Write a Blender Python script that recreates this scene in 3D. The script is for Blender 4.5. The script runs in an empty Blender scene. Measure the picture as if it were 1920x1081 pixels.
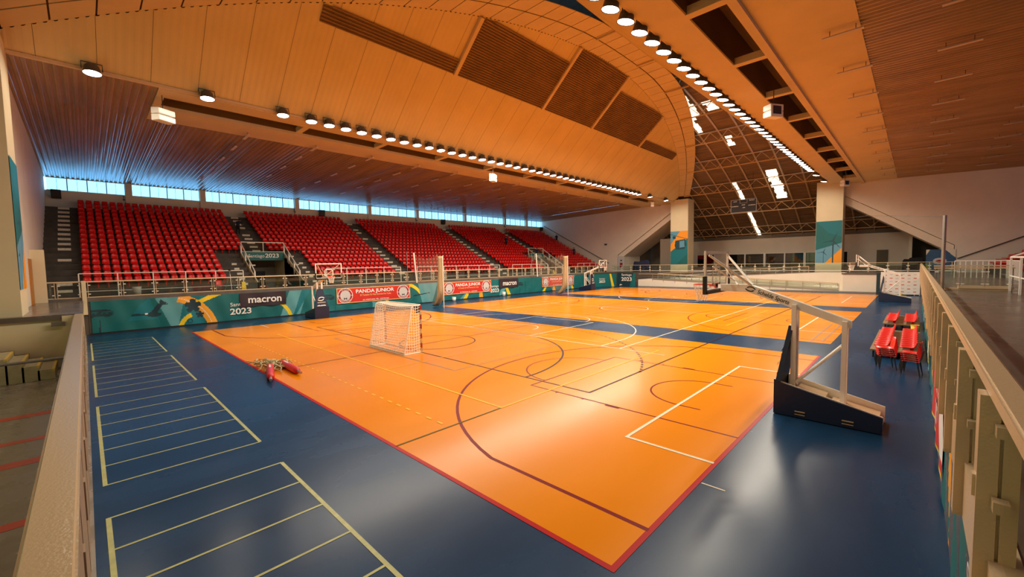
import bpy, bmesh, math, random
import numpy as np
from mathutils import Matrix, Vector
random.seed(7); np.random.seed(7)
SC = bpy.context.scene
COL = SC.collection
# ---------------------------------------------------------------- camera
PITCH, YAW, ROLL, FPX = -0.0601388904, 0.771731693, -0.0179232814, 778.758
CAMZ = 3.72
fwd = Vector((-math.sin(YAW)*math.cos(PITCH), math.cos(YAW)*math.cos(PITCH), math.sin(PITCH)))
rgt = Vector((math.cos(YAW), math.sin(YAW), 0)); upv = rgt.cross(fwd)
r2 = rgt*math.cos(ROLL)+upv*math.sin(ROLL); u2 = -rgt*math.sin(ROLL)+upv*math.cos(ROLL)
cd = bpy.data.cameras.new('camera'); cd.sensor_width = 36; cd.lens = FPX/1920*36; cd.clip_end = 400; cd.clip_start = .02
cam = bpy.data.objects.new('camera', cd); COL.objects.link(cam)
cam.matrix_world = Matrix(((r2.x, u2.x, -fwd.x, 0), (r2.y, u2.y, -fwd.y, 0), (r2.z, u2.z, -fwd.z, CAMZ), (0, 0, 0, 1)))
SC.camera = cam
# ---------------------------------------------------------------- world and exposure
wd = bpy.data.worlds.new('sky'); SC.world = wd; wd.use_nodes = True
bgn = wd.node_tree.nodes['Background']; bgn.inputs[0].default_value = (.25, .60, 1.0, 1); bgn.inputs[1].default_value = 3.4
SC.view_settings.view_transform = 'Standard'; SC.view_settings.look = 'None'
SC.view_settings.gamma = 1; SC.view_settings.use_curve_mapping = False
SC.view_settings.exposure = 0.12
SC.cycles.max_bounces = 7; SC.cycles.diffuse_bounces = 4; SC.cycles.glossy_bounces = 3; SC.cycles.transparent_max_bounces = 16
SC.cycles.caustics_reflective = False; SC.cycles.caustics_refractive = False; SC.cycles.adaptive_threshold = .03
LAMP_W = 135.0       # watts of each floodlight
LAMP_E = 14.0        # radiance of its lens
# ---------------------------------------------------------------- materials
M = {}
def mat(name, col, rough=.5, metal=0., spec=.5, var=0., vscale=3., bump=0., bscale=40., stretch=(1, 1, 1), emit=None, alpha=None, trans=0., rvar=0.):
    m = bpy.data.materials.new(name); m.use_nodes = True
    nt = m.node_tree; b = nt.nodes['Principled BSDF']
    b.inputs['Base Color'].default_value = (*col, 1); b.inputs['Roughness'].default_value = rough
    b.inputs['Metallic'].default_value = metal; b.inputs['Specular IOR Level'].default_value = spec
    if trans: b.inputs['Transmission Weight'].default_value = trans
    if emit: b.inputs['Emission Color'].default_value = (*emit[0], 1); b.inputs['Emission Strength'].default_value = emit[1]
    if var or bump or rvar:
        tc = nt.nodes.new('ShaderNodeTexCoord'); mp = nt.nodes.new('ShaderNodeMapping'); mp.inputs['Scale'].default_value = stretch
        geo = nt.nodes.new('ShaderNodeNewGeometry'); nt.links.new(geo.outputs['Position'], mp.inputs['Vector'])
        nt.nodes.remove(tc)
    if var or rvar:
        n = nt.nodes.new('ShaderNodeTexNoise'); n.inputs['Scale'].default_value = vscale; n.inputs['Detail'].default_value = 6
        nt.links.new(mp.outputs[0], n.inputs['Vector'])
        if var:
            r = nt.nodes.new('ShaderNodeValToRGB'); e = r.color_ramp.elements
            e[0].position = .3; e[1].position = .7
            e[0].color = (*[max(0, c*(1-var)) for c in col], 1); e[1].color = (*[min(1, c*(1+var*.6)) for c in col], 1)
            nt.links.new(n.outputs[0], r.inputs[0]); nt.links.new(r.outputs[0], b.inputs['Base Color'])
        if rvar:
            mr = nt.nodes.new('ShaderNodeMapRange'); mr.inputs['From Min'].default_value = .3; mr.inputs['From Max'].default_value = .7
            mr.inputs['To Min'].default_value = max(.02, rough-rvar); mr.inputs['To Max'].default_value = rough+rvar
            nt.links.new(n.outputs[0], mr.inputs[0]); nt.links.new(mr.outputs[0], b.inputs['Roughness'])
    if bump:
        n2 = nt.nodes.new('ShaderNodeTexNoise'); n2.inputs['Scale'].default_value = bscale; n2.inputs['Detail'].default_value = 4
        nt.links.new(mp.outputs[0], n2.inputs['Vector'])
        bp = nt.nodes.new('ShaderNodeBump'); bp.inputs['Strength'].default_value = bump; bp.inputs['Distance'].default_value = .02
        nt.links.new(n2.outputs[0], bp.inputs['Height']); nt.links.new(bp.outputs[0], b.inputs['Normal'])
    M[name] = m
    return m
def glass(name, col, mixf):
    m = bpy.data.materials.new(name); m.use_nodes = True; nt = m.node_tree
    for n in list(nt.nodes): nt.nodes.remove(n)
    o = nt.nodes.new('ShaderNodeOutputMaterial'); t = nt.nodes.new('ShaderNodeBsdfTransparent'); g = nt.nodes.new('ShaderNodeBsdfGlossy')
    mx = nt.nodes.new('ShaderNodeMixShader'); t.inputs[0].default_value = (*col, 1); g.inputs['Roughness'].default_value = .03
    mx.inputs[0].default_value = mixf
    nt.links.new(t.outputs[0], mx.inputs[1]); nt.links.new(g.outputs[0], mx.inputs[2]); nt.links.new(mx.outputs[0], o.inputs[0])
    M[name] = m
    return m
mat('blue_floor', (.010, .044, .108), .26, spec=.12, var=.25, vscale=1.0, stretch=(.5, .2, 1), rvar=.05)
mat('orange_floor', (.76, .24, .003), .22, spec=.08, var=.07, vscale=.8, stretch=(.5, .15, 1), rvar=.04)
mat('line_red', (.20, .006, .006), .35, spec=.06); mat('line_border', (.45, .012, .012), .35, spec=.06); mat('line_white', (.8, .72, .55), .35, spec=.06)
mat('line_dark', (.045, .010, .012), .35, spec=.06); mat('line_yellow', (.92, .47, .03), .35, spec=.06); mat('line_green', (.14, .10, .01), .35, spec=.06)
mat('line_blue', (.35, .25, .2), .35, spec=.06); mat('tape', (.44, .45, .17), .4, var=.2, vscale=6)
mat('ceil_beige', (.70, .53, .25), .55, var=.07, vscale=.6, stretch=(1, 1, .2))
mat('ceil_side', (.38, .25, .125), .24, var=.25, vscale=.5, stretch=(.4, 2.5, 1))
mat('ceil_tile', (.66, .50, .28), .6, var=.06, vscale=.9)
mat('tile_back', (.08, .035, .012), .8)
mat('louvre', (.17, .095, .035), .6, var=.3, vscale=.8, stretch=(1, .3, 1))
mat('louvre_slat', (.34, .20, .08), .5, var=.25, vscale=.7)
mat('cream_steel', (.68, .50, .28), .45); mat('truss_steel', (.62, .45, .25), .5)
mat('plank', (.24, .15, .075), .6, var=.35, vscale=1.5, stretch=(.3, 2, 2))
mat('white_wall', (.80, .71, .58), .7, var=.05, vscale=.7)
mat('cream_wall', (.72, .62, .40), .6, var=.04, vscale=.8)
mat('dark_wall', (.07, .055, .04), .7)
mat('grey_wall', (.30, .25, .19), .7)
mat('concrete', (.075, .062, .05), .75, var=.3, vscale=2.2)
mat('fascia', (.12, .10, .085), .7, var=.2, vscale=2)
mat('walkway', (.13, .105, .085), .22, var=.2, vscale=.7, rvar=.08)
mat('near_floor', (.26, .22, .175), .28, var=.25, vscale=1.5, rvar=.1)
mat('red_paint', (.62, .055, .02), .35, var=.15, vscale=3)
mat('seat_red', (.74, .008, .008), .28, var=.05, vscale=.4)
mat('white_paint', (.90, .86, .77), .4); mat('white_plate', (.74, .67, .54), .6, var=.15, vscale=8)
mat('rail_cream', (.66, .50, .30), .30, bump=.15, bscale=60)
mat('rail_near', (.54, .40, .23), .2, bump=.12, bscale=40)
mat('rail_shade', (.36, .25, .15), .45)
mat('metal', (.45, .42, .38), .35, metal=.9); mat('grey_metal', (.20, .18, .16), .5, metal=.3)
mat('navy', (.008, .018, .055), .4, bump=.05, bscale=30); mat('black', (.012, .011, .012), .5); mat('rim_orange', (.75, .07, .02), .4)
mat('teal', (.0, .135, .14), .55, var=.08, vscale=.5); mat('teal_light', (.10, .33, .36), .55); mat('teal_mid', (.0, .17, .21), .55); mat('teal_dark', (.006, .035, .05), .55)
mat('yellow', (.85, .60, .01), .5); mat('amber', (.90, .38, .02), .5); mat('print_white', (.85, .83, .78), .5)
mat('sky_print', (.11, .32, .45), .5); mat('turbine', (.008, .06, .085), .5); mat('orange_print', (.90, .33, .005), .5)
mat('plum', (.028, .014, .022), .55); mat('banner_red', (.62, .022, .012), .5); mat('banner_cream', (.85, .50, .18), .5); mat('ring_red', (.33, .01, .015), .5)
mat('print_grey', (.60, .58, .56), .5); mat('print_black', (.02, .018, .018), .5)
mat('net_white', (.92, .88, .78), .8); mat('net_tan', (.46, .33, .17), .85, var=.25, vscale=9, stretch=(1, 1, .1)); mat('net_black', (.015, .015, .03), .8)
mat('pad_red', (.62, .015, .02), .35); mat('rope', (.55, .46, .26), .9, var=.4, vscale=14)
mat('wood', (.25, .15, .06), .6, var=.2, vscale=3); mat('yellow_plastic', (.85, .55, .01), .4); mat('grey_plastic', (.42, .40, .36), .5)
mat('cloth_blue', (.015, .02, .06), .9); mat('cloth_dark', (.01, .01, .014), .9); mat('skin', (.45, .25, .16), .6); mat('hair', (.015, .01, .008), .7)
mat('lamp_body', (.10, .09, .08), .5, metal=.3)
mat('lens', (1, 1, 1), .5, emit=((1, .96, .88), LAMP_E))
mat('daylight_patch', (.9, .85, .75), .5, emit=((1, .84, .58), 2.6))  # glowing colour standing in for daylight on the roof planks
mat('tube', (.62, .52, .40), .4); mat('yellow_step', (.62, .43, .09), .6); mat('step_top', (.40, .34, .20), .7, var=.15, vscale=5)
mat('inflatable', (.03, .10, .22), .5, var=.3, vscale=2); mat('green_print', (.25, .30, .03), .6); mat('olive', (.12, .10, .055), .6)
mat('orange_door', (.45, .17, .02), .5); mat('wire', (.05, .04, .03), .6)
glass('glass', (.90, .95, .91), .06); glass('clear_glass', (.96, .97, .95), .05); glass('lobby_fill_pane', (1., .66, .36), .05); glass('window_pane', (.84, .95, 1.0), .04); glass('dark_pane', (.05, .05, .05), .10); glass('board_glass', (.97, .97, .97), .03)
def netmat(name, col, dens):
    m = bpy.data.materials.new(name); m.use_nodes = True; nt = m.node_tree
    for n in list(nt.nodes): nt.nodes.remove(n)
    o = nt.nodes.new('ShaderNodeOutputMaterial'); t = nt.nodes.new('ShaderNodeBsdfTransparent'); g = nt.nodes.new('ShaderNodeBsdfDiffuse')
    g.inputs[0].default_value = (*col, 1); mx = nt.nodes.new('ShaderNodeMixShader'); mx.inputs[0].default_value = dens
    nt.links.new(t.outputs[0], mx.inputs[1]); nt.links.new(g.outputs[0], mx.inputs[2]); nt.links.new(mx.outputs[0], o.inputs[0]); M[name] = m
netmat('net_sheer', (.62, .52, .38), .18)
# ---------------------------------------------------------------- mesh helpers
class MB:
    def __init__(s): s.v = []; s.f = []; s.mi = []
    def add(s, vs, fs, mi=0):
        o = len(s.v); s.v += [tuple(p) for p in vs]
        for f in fs: s.f.append(tuple(i+o for i in f)); s.mi.append(mi)
        return s
    def box(s, x0, x1, y0, y1, z0, z1, mi=0):
        return s.add([(x0, y0, z0), (x1, y0, z0), (x1, y1, z0), (x0, y1, z0), (x0, y0, z1), (x1, y0, z1), (x1, y1, z1), (x0, y1, z1)],
              [(0, 3, 2, 1), (4, 5, 6, 7), (0, 1, 5, 4), (1, 2, 6, 5), (2, 3, 7, 6), (3, 0, 4, 7)], mi)
    def beam(s, a, b, w, h, up=(0, 0, 1), mi=0):
        a = Vector(a); b = Vector(b); d = (b-a).normalized(); u = Vector(up)
        if abs(d.dot(u)) > .98: u = Vector((1, 0, 0))
        r = d.cross(u).normalized(); u = r.cross(d)
        vs = []
        for p in (a, b):
            for i, j in ((-1, -1), (1, -1), (1, 1), (-1, 1)): vs.append(p+r*(i*w/2)+u*(j*h/2))
        return s.add(vs, [(0, 1, 2, 3), (7, 6, 5, 4), (0, 4, 5, 1), (1, 5, 6, 2), (2, 6, 7, 3), (3, 7, 4, 0)], mi)
    def tube(s, pts, r, n=8, mi=0, closed=False):
        pts = [Vector(p) for p in pts]; L = len(pts); o = len(s.v); pu = None
        rs = r if isinstance(r, (list, tuple)) else [r]*L
        for i, p in enumerate(pts):
            if closed: d = pts[(i+1) % L]-pts[i-1]
            else: d = pts[min(i+1, L-1)]-pts[max(i-1, 0)]
            d = d.normalized() if d.length > 1e-9 else Vector((0, 0, 1))
            u = pu if pu else (Vector((0, 0, 1)) if abs(d.z) < .9 else Vector((1, 0, 0)))
            a = d.cross(u)
            if a.length < 1e-6: a = d.cross(Vector((0, 1, 0)))
            a.normalize(); u = a.cross(d).normalized(); pu = u
            for k in range(n):
                t = 2*math.pi*k/n; s.v.append(tuple(p+a*(math.cos(t)*rs[i])+u*(math.sin(t)*rs[i])))
        for i in range(L if closed else L-1):
            j = (i+1) % L
            for k in range(n):
                k2 = (k+1) % n; s.f.append((o+i*n+k, o+i*n+k2, o+j*n+k2, o+j*n+k)); s.mi.append(mi)
        if not closed:
            s.f.append(tuple(o+k for k in reversed(range(n)))); s.mi.append(mi)
            s.f.append(tuple(o+(L-1)*n+k for k in range(n))); s.mi.append(mi)
        return s
    def prism(s, poly, off, mi=0):       # poly: list of 3-D points, extruded by vector off
        n = len(poly); off = Vector(off); a = [Vector(p) for p in poly]
        return s.add(a+[p+off for p in a], [tuple(reversed(range(n))), tuple(range(n, 2*n))]+[(i, (i+1) % n, n+(i+1) % n, n+i) for i in range(n)], mi)
    def lathe(s, prof, c, n=16, mi=0):    # prof: (r,z)
        o = len(s.v)
        for r, z in prof:
            for k in range(n):
                t = 2*math.pi*k/n; s.v.append((c[0]+r*math.cos(t), c[1]+r*math.sin(t), c[2]+z))
        for i in range(len(prof)-1):
            for k in range(n):
                k2 = (k+1) % n; s.f.append((o+i*n+k, o+i*n+k2, o+(i+1)*n+k2, o+(i+1)*n+k)); s.mi.append(mi)
        return s
    def mesh(s, name, mats, smooth=False):
        me = bpy.data.meshes.new(name); me.from_pydata(s.v, [], s.f)
        for m in (mats if isinstance(mats, (list, tuple)) else [mats]): me.materials.append(M[m])
        if isinstance(mats, (list, tuple)) and len(mats) > 1: me.polygons.foreach_set('material_index', s.mi)
        if smooth: me.polygons.foreach_set('use_smooth', [True]*len(me.polygons))
        me.update(); return me
    def build(s, name, mats, parent=None, smooth=False, loc=None):
        return put(name, s.mesh(name, mats, smooth), parent, loc)
def put(name, me, parent=None, loc=None, rz=None):
    o = bpy.data.objects.new(name, me); COL.objects.link(o)
    if parent: o.parent = parent
    if loc: o.location = loc
    if rz is not None: o.rotation_euler = (0, 0, rz)
    return o
def bevel(o, w=.02, seg=2):
    bm = bmesh.new(); bm.from_mesh(o.data)
    bmesh.ops.bevel(bm, geom=[e for e in bm.edges], offset=w, segments=seg, affect='EDGES', clamp_overlap=True)
    bm.to_mesh(o.data); bm.free(); return o
def empty(name, loc=(0, 0, 0), rz=0):
    o = bpy.data.objects.new(name, None); COL.objects.link(o); o.location = loc; o.rotation_euler = (0, 0, rz); o.empty_display_size = .1
    return o
def tag(o, label, cat, group=None):
    o['label'] = label; o['category'] = cat
    if group: o['group'] = group
    return o
def struct(o, label=None, cat=None):
    o['kind'] = 'structure'
    if label: o['label'] = label
    if cat: o['category'] = cat
    return o
def copy_tree(o, parent=None):
    c = o.copy(); COL.objects.link(c)
    if parent: c.parent = parent
    for ch in list(o.children): copy_tree(ch, c)
    return c
ORD = ['first', 'second', 'third', 'fourth', 'fifth', 'sixth', 'seventh', 'eighth', 'ninth', 'tenth', 'eleventh', 'twelfth', 'thirteenth', 'fourteenth', 'fifteenth', 'sixteenth', 'seventeenth', 'eighteenth', 'nineteenth', 'twentieth',
       'twenty-first', 'twenty-second', 'twenty-third', 'twenty-fourth', 'twenty-fifth', 'twenty-sixth', 'twenty-seventh', 'twenty-eighth', 'twenty-ninth', 'thirtieth', 'thirty-first', 'thirty-second', 'thirty-third', 'thirty-fourth', 'thirty-fifth', 'thirty-sixth', 'thirty-seventh', 'thirty-eighth', 'thirty-ninth', 'fortieth', 'forty-first', 'forty-second', 'forty-third', 'forty-fourth', 'forty-fifth', 'forty-sixth', 'forty-seventh']
_tc = {}
def text_mesh(s, size, offs=.012, matn='print_white', space=1.0, wid=None):
    k = (s, size, offs, matn, wid)
    if k in _tc: return _tc[k]
    cu = bpy.data.curves.new('t', 'FONT'); cu.body = s; cu.size = size; cu.offset = offs*size; cu.align_x = 'CENTER'; cu.align_y = 'CENTER'; cu.resolution_u = 4; cu.space_character = space
    o = bpy.data.objects.new('t', cu); COL.objects.link(o)
    dg = bpy.context.evaluated_depsgraph_get(); me = bpy.data.meshes.new_from_object(o.evaluated_get(dg))
    bpy.data.objects.remove(o); bpy.data.curves.remove(cu); me.materials.clear(); me.materials.append(M[matn])
    if wid:
        xs = [v.co.x for v in me.vertices]; k2 = wid/(max(xs)-min(xs))
        for v in me.vertices: v.co.x *= k2
    _tc[k] = me; return me
def put_text(s, size, org, u, v, parent, matn='print_white', offs=.012, name='lettering', wid=None):
    me = text_mesh(s, size, offs, matn, 1.0, wid); o = put(name, me, parent)
    u = Vector(u).normalized(); v = Vector(v).normalized(); n = u.cross(v)
    o.matrix_local = Matrix(((u.x, v.x, n.x, org[0]), (u.y, v.y, n.y, org[1]), (u.z, v.z, n.z, org[2]), (0, 0, 0, 1)))
    return o
def marks(parent, org, u, v, n, w, h, m, seed=1):
    # a line of print too small to read: a row of little blocks
    r = random.Random(seed); u = Vector(u).normalized(); v = Vector(v).normalized(); o = Vector(org); mb = MB(); st = w/n
    for k in range(n):
        a = -w/2+k*st; b = a+st*.78; hh = h*r.choice((.7, .85, 1.))
        mb.add([o+u*a-v*h/2, o+u*b-v*h/2, o+u*b+v*(hh-h/2), o+u*a+v*(hh-h/2)], [(0, 1, 2, 3)])
    return mb.build('lettering', m, parent)
def in_poly(px, py, poly):
    r = np.zeros(px.shape, bool); n = len(poly); j = n-1
    for i in range(n):
        xi, yi = poly[i]; xj, yj = poly[j]
        c = ((yi > py) != (yj > py)) & (px < (xj-xi)*(py-yi)/((yj-yi) or 1e-9)+xi); r ^= c; j = i
    return r
def painted(name, org, u, v, W, H, mats, shapes, res=.04, wave=0., parent=None, wl=1.1):
    """a printed sheet: grid faces take the ink of the shape they lie in; wave bends the cloth along its normal"""
    nu = max(2, int(round(W/res))); nv = max(2, int(round(H/res)))
    u = np.array(u, float); v = np.array(v, float); n = np.cross(u, v); org = np.array(org, float)
    a, b = np.meshgrid(np.linspace(0, W, nu+1), np.linspace(0, H, nv+1), indexing='ij')
    w = wave*(np.sin(a*2*np.pi/wl+b*1.9)+.7*np.sin(a*3.1-b*4.+1.)*(1.2-b/H)) if wave else np.zeros_like(a)
    P = org+a[..., None]*u+b[..., None]*v+w[..., None]*n
    idx = np.arange((nu+1)*(nv+1)).reshape(nu+1, nv+1)
    F = np.stack([idx[:-1, :-1], idx[1:, :-1], idx[1:, 1:], idx[:-1, 1:]], -1).reshape(-1, 4)
    ca = ((a[:-1, :-1]+a[1:, 1:])/2).ravel(); cb = ((b[:-1, :-1]+b[1:, 1:])/2).ravel(); mi = np.zeros(len(F), int)
    for kind, dat, k in shapes:
        if kind == 'poly': sel = in_poly(ca, cb, dat)
        elif kind == 'disc': sel = (ca-dat[0])**2+(cb-dat[1])**2 < dat[2]**2
        elif kind == 'ring': q = (ca-dat[0])**2+(cb-dat[1])**2; sel = (q < dat[3]**2) & (q > dat[2]**2)
        elif kind == 'ell': sel = ((ca-dat[0])/dat[2])**2+((cb-dat[1])/dat[3])**2 < 1
        mi[sel] = k
    me = bpy.data.meshes.new(name); me.from_pydata(P.reshape(-1, 3).tolist(), [], F.tolist())
    for m in mats: me.materials.append(M[m])
    me.polygons.foreach_set('material_index', mi.tolist()); me.polygons.foreach_set('use_smooth', [True]*len(F)); me.update()
    o = put(name, me, parent)
    return o
def arc(cx, cy, r, a0, a1, n=32): return [(cx+r*math.cos(math.radians(a0+(a1-a0)*i/n)), cy+r*math.sin(math.radians(a0+(a1-a0)*i/n))) for i in range(n+1)]
def band(cx, cy, r0, r1, a0, a1, n=24): return arc(cx, cy, r1, a0, a1, n)+arc(cx, cy, r0, a1, a0, n)
# ================================================================ the floor and its markings
WZ = 2.05                     # level of the walkways round the court
floor = struct(MB().box(-34.45, .55, -.1, 57.2, -.3, 0).build('floor', 'blue_floor'))
CX = -16.55
COURTS = [(4.28, 19.27), (22.3, 36.7), (39.95, 54.3)]
X0, X1 = -30.6, -2.55
for y0, y1 in COURTS:
    MB().box(X0, X1, y0, y1, .0005, .003).build('court_surface', 'orange_floor', floor)
def ribbon(mb, pts, w, z=.006, closed=False):
    pts = [Vector((p[0], p[1], 0)) for p in pts]; n = len(pts); o = len(mb.v)
    for i, p in enumerate(pts):
        a = pts[i-1] if (i > 0 or closed) else p; b = pts[(i+1) % n] if (i < n-1 or closed) else p
        d1 = (p-a); d2 = (b-p); d1 = d1.normalized() if d1.length > 1e-6 else d2.normalized(); d2 = d2.normalized() if d2.length > 1e-6 else d1
        t = (d1+d2).normalized(); nn = Vector((-t.y, t.x, 0)); c = max(.35, nn.dot(Vector((-d1.y, d1.x, 0))))
        q = nn*(w/2/c); mb.v += [(p.x+q.x, p.y+q.y, z), (p.x-q.x, p.y-q.y, z)]
    for i in range(n if closed else n-1):
        j = (i+1) % n; mb.f.append((o+2*i, o+2*i+1, o+2*j+1, o+2*j)); mb.mi.append(0)
    return mb
def dashes(mb, pts, w, on, off, z=.006):
    P = [Vector((p[0], p[1], 0)) for p in pts]; seg = []; L = 0
    for a, b in zip(P[:-1], P[1:]): seg.append((L, a, b)); L += (b-a).length
    def at(s):
        for l0, a, b in reversed(seg):
            if s >= l0-1e-9: d = (b-a); return a+d.normalized()*min(s-l0, d.length)
    s = 0
    while s+on <= L: ribbon(mb, [at(s), at(s+on)], w, z); s += on+off
    return mb
def lines(name, m, fn):
    mb = MB(); fn(mb); o = mb.build(name, m, floor); return o
def cross_red(mb, y0, y1, thin):
    cy = (y0+y1)/2; w = .075 if not thin else .06
    for s in (1, -1):
        hx = CX+s*(CX-(-4.24))*-1; ex = X1 if s == 1 else X0
        # three-point line
        pts = [(ex, cy-6.53), (hx-s*1.3, cy-6.53)]
        a0 = math.degrees(math.acos(-s*1.3/6.7)) if s == 1 else math.degrees(math.acos(1.3/6.7))
        if s == 1: pts += arc(hx, cy, 6.7, -(180-math.degrees(math.asin(6.53/6.7))), -(180+math.degrees(math.asin(6.53/6.7))), 40)
        else: pts += arc(hx, cy, 6.7, -math.degrees(math.asin(6.53/6.7)), math.degrees(math.asin(6.53/6.7)), 40)
        pts += [(ex, cy+6.53)]
        ribbon(mb, pts, w)
        fx = ex-s*5.78
        ribbon(mb, [(ex, cy-2.46), (fx, cy-2.46), (fx, cy+2.46), (ex, cy+2.46)], .05)
        ribbon(mb, arc(fx, cy, 1.78, 90, 270, 28) if s == 1 else arc(fx, cy, 1.78, -90, 90, 28), .05)
        ribbon(mb, [(ex-s*1.2, cy+1.28)]+(arc(hx, cy, 1.28, 90, 270, 20) if s == 1 else arc(hx, cy, 1.28, 90, -90, 20))+[(ex-s*1.2, cy-1.28)], .05)
        for d in (2.46, -2.46):
            for k in (1.75, 2.95, 3.85, 4.75):
                ww = .4 if k == 2.95 else .05
                xa = ex-s*(k-ww/2); xb = ex-s*(k+ww/2); sg = 1 if d > 0 else -1
                mb.add([(xa, cy+d, .006), (xb, cy+d, .006), (xb, cy+d+sg*.1, .006), (xa, cy+d+sg*.1, .006)], [(0, 1, 2, 3)])
def f_red(mb):
    for i, (y0, y1) in enumerate(COURTS): cross_red(mb, y0, y1, i > 0)
lines('basketball_lines', 'line_red', f_red)
def f_border(mb):
    y0, y1 = COURTS[0]; ribbon(mb, [(X0, y0-.02), (X1+.02, y0-.02), (X1+.02, y1)], .085, .005)
lines('court_border', 'line_border', f_border)
def f_dark(mb):
    a, b, ya, yb = -26.5, -6.58, 9.86, 49.8
    ribbon(mb, [(a, ya), (b, ya), (b, yb), (a, yb)], .065, .0075, True)
    ribbon(mb, [(a, 29.8), (b, 29.8)], .05, .0075)
    for y, s in ((ya, 1), (yb, -1)):
        pl, pr = CX-1.5, CX+1.5
        p6 = [(pr+6*math.cos(math.radians(t)), y+s*6*math.sin(math.radians(t))) for t in range(0, 91, 4)]+[(pl-6*math.sin(math.radians(t)), y+s*6*math.cos(math.radians(t))) for t in range(0, 91, 4)]
        ribbon(mb, p6, .075, .0075)
        p9 = [(pr+9*math.cos(math.radians(t)), y+s*9*math.sin(math.radians(t))) for t in range(19, 91, 3)]+[(pl-9*math.sin(math.radians(t)), y+s*9*math.cos(math.radians(t))) for t in range(0, 72, 3)]
        dashes(mb, p9, .085, .17, .17, .0075)
    for y0, y1 in COURTS:
        cy = (y0+y1)/2
        ribbon(mb, arc(CX, cy, 1.8, 0, 352, 44), .055, .0075, True); ribbon(mb, [(CX, y0), (CX, y1)], .05, .0072)
lines('handball_lines', 'line_dark', f_dark)
def f_white(mb):
    a, b, ya, yb = -24.1, -9.0, 15.75, 43.9
    ribbon(mb, [(a, ya), (b, ya), (b, yb), (a, yb)], .055, .009, True); ribbon(mb, [(b, ya), (-7.0, ya)], .05, .009)
    ribbon(mb, arc(CX, 29.8, 1.8, 0, 352, 44), .05, .009, True); ribbon(mb, [(a, 29.8), (b, 29.8)], .05, .0088)
    for y, s in ((ya, 1), (yb, -1)):
        hy = y+s*1.575
        ribbon(mb, [(CX+6.65, y), (CX+6.65, hy)]+[(CX+6.65*math.cos(math.radians(t)), hy+s*6.65*math.sin(math.radians(t))) for t in range(0, 181, 5)]+[(CX-6.65, y)], .055, .009)
        ribbon(mb, [(CX+2.4, y), (CX+2.4, y+s*5.9), (CX-2.4, y+s*5.9), (CX-2.4, y)], .055, .009)
        ribbon(mb, [(CX+1.8*math.cos(math.radians(t)), y+s*5.9+s*1.8*math.sin(math.radians(t))) for t in range(0, 181, 8)], .05, .009)
        ribbon(mb, [(CX+1.25*math.cos(math.radians(t)), hy+s*1.25*math.sin(math.radians(t))) for t in range(0, 181, 9)], .05, .009)
    for y0, y1 in COURTS:
        cy = (y0+y1)/2
        ribbon(mb, [(X1, cy-3.94), (-4.3, cy-3.94), (-4.3, cy+3.94), (X1, cy+3.94)], .07, .009)
        ribbon(mb, [(X0, cy-3.94), (-28.85, cy-3.94)], .05, .009)
    ribbon(mb, [(-2.47, 7.0), (-2.1, 7.0)], .03, .004)
lines('long_court_lines', 'line_white', f_white)
def f_yel(mb):
    for y0, y1 in COURTS:
        cy = (y0+y1)/2
        ribbon(mb, [(CX-8.97, cy-4.45), (CX+8.97, cy-4.45), (CX+8.97, cy+4.7), (CX-8.97, cy+4.7)], .055, .0105, True)
        for d in (-1, 1): ribbon(mb, [(CX+3*d, cy-4.45), (CX+3*d, cy+4.7)], .045, .0103)
        dashes(mb, [(CX-8.97, cy-6.13), (CX+8.97, cy-6.13)], .055, .2, .26, .0105)
lines('volleyball_lines', 'line_yellow', f_yel)
def f_grn(mb):
    y0, y1 = COURTS[0]; ribbon(mb, [(CX+8.97, y0), (CX+8.97, y0+3.0)], .045, .0115)
lines('green_line', 'line_green', f_grn)
def f_blu(mb):
    ribbon(mb, [(CX-5.03, 8.88), (CX+5.03, 8.88), (CX+5.03, 14.7), (CX-5.03, 14.7)], .045, .0115, True)
    for x in (-3.3, -2.9): ribbon(mb, [(x, 22.6), (x, 29.3)], .05, .0115)
lines('badminton_lines', 'line_blue', f_blu)
def f_tape(mb):
    ya, yb = .02, 2.43
    for xs in ([-8.6-.0, -7.57, -6.58, -5.6, -4.63, -3.65], [-9.98-k for k in range(7)], [-17.25-k*.98 for k in range(7)], [-24.4-k*.98 for k in range(7)]):
        for x in xs: ribbon(mb, [(x, ya), (x, yb)], .042, .004)
        for y in (ya+.03, yb): ribbon(mb, [(xs[0], y), (xs[-1], y)], .06 if y > 1 else .06, .0045)
lines('tape_lines', 'tape', f_tape)
# ================================================================ shell of the hall
YN, YF = -1.95, 63.5          # end walls of the two stands
XB, XR = -53.25, 19.45        # outer walls behind the stands
def vz(y): return 19.75-.00643*(y-30.3)**2
TS = math.tan(math.radians(41.7)); XL, ZL = -26.3, 12.57
XM = 2*CX-.65-XL              # mirrored lamp line on the right (x = -7.45)
def x_arch(y): return XL+max(0, vz(y)-ZL)/TS
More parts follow.
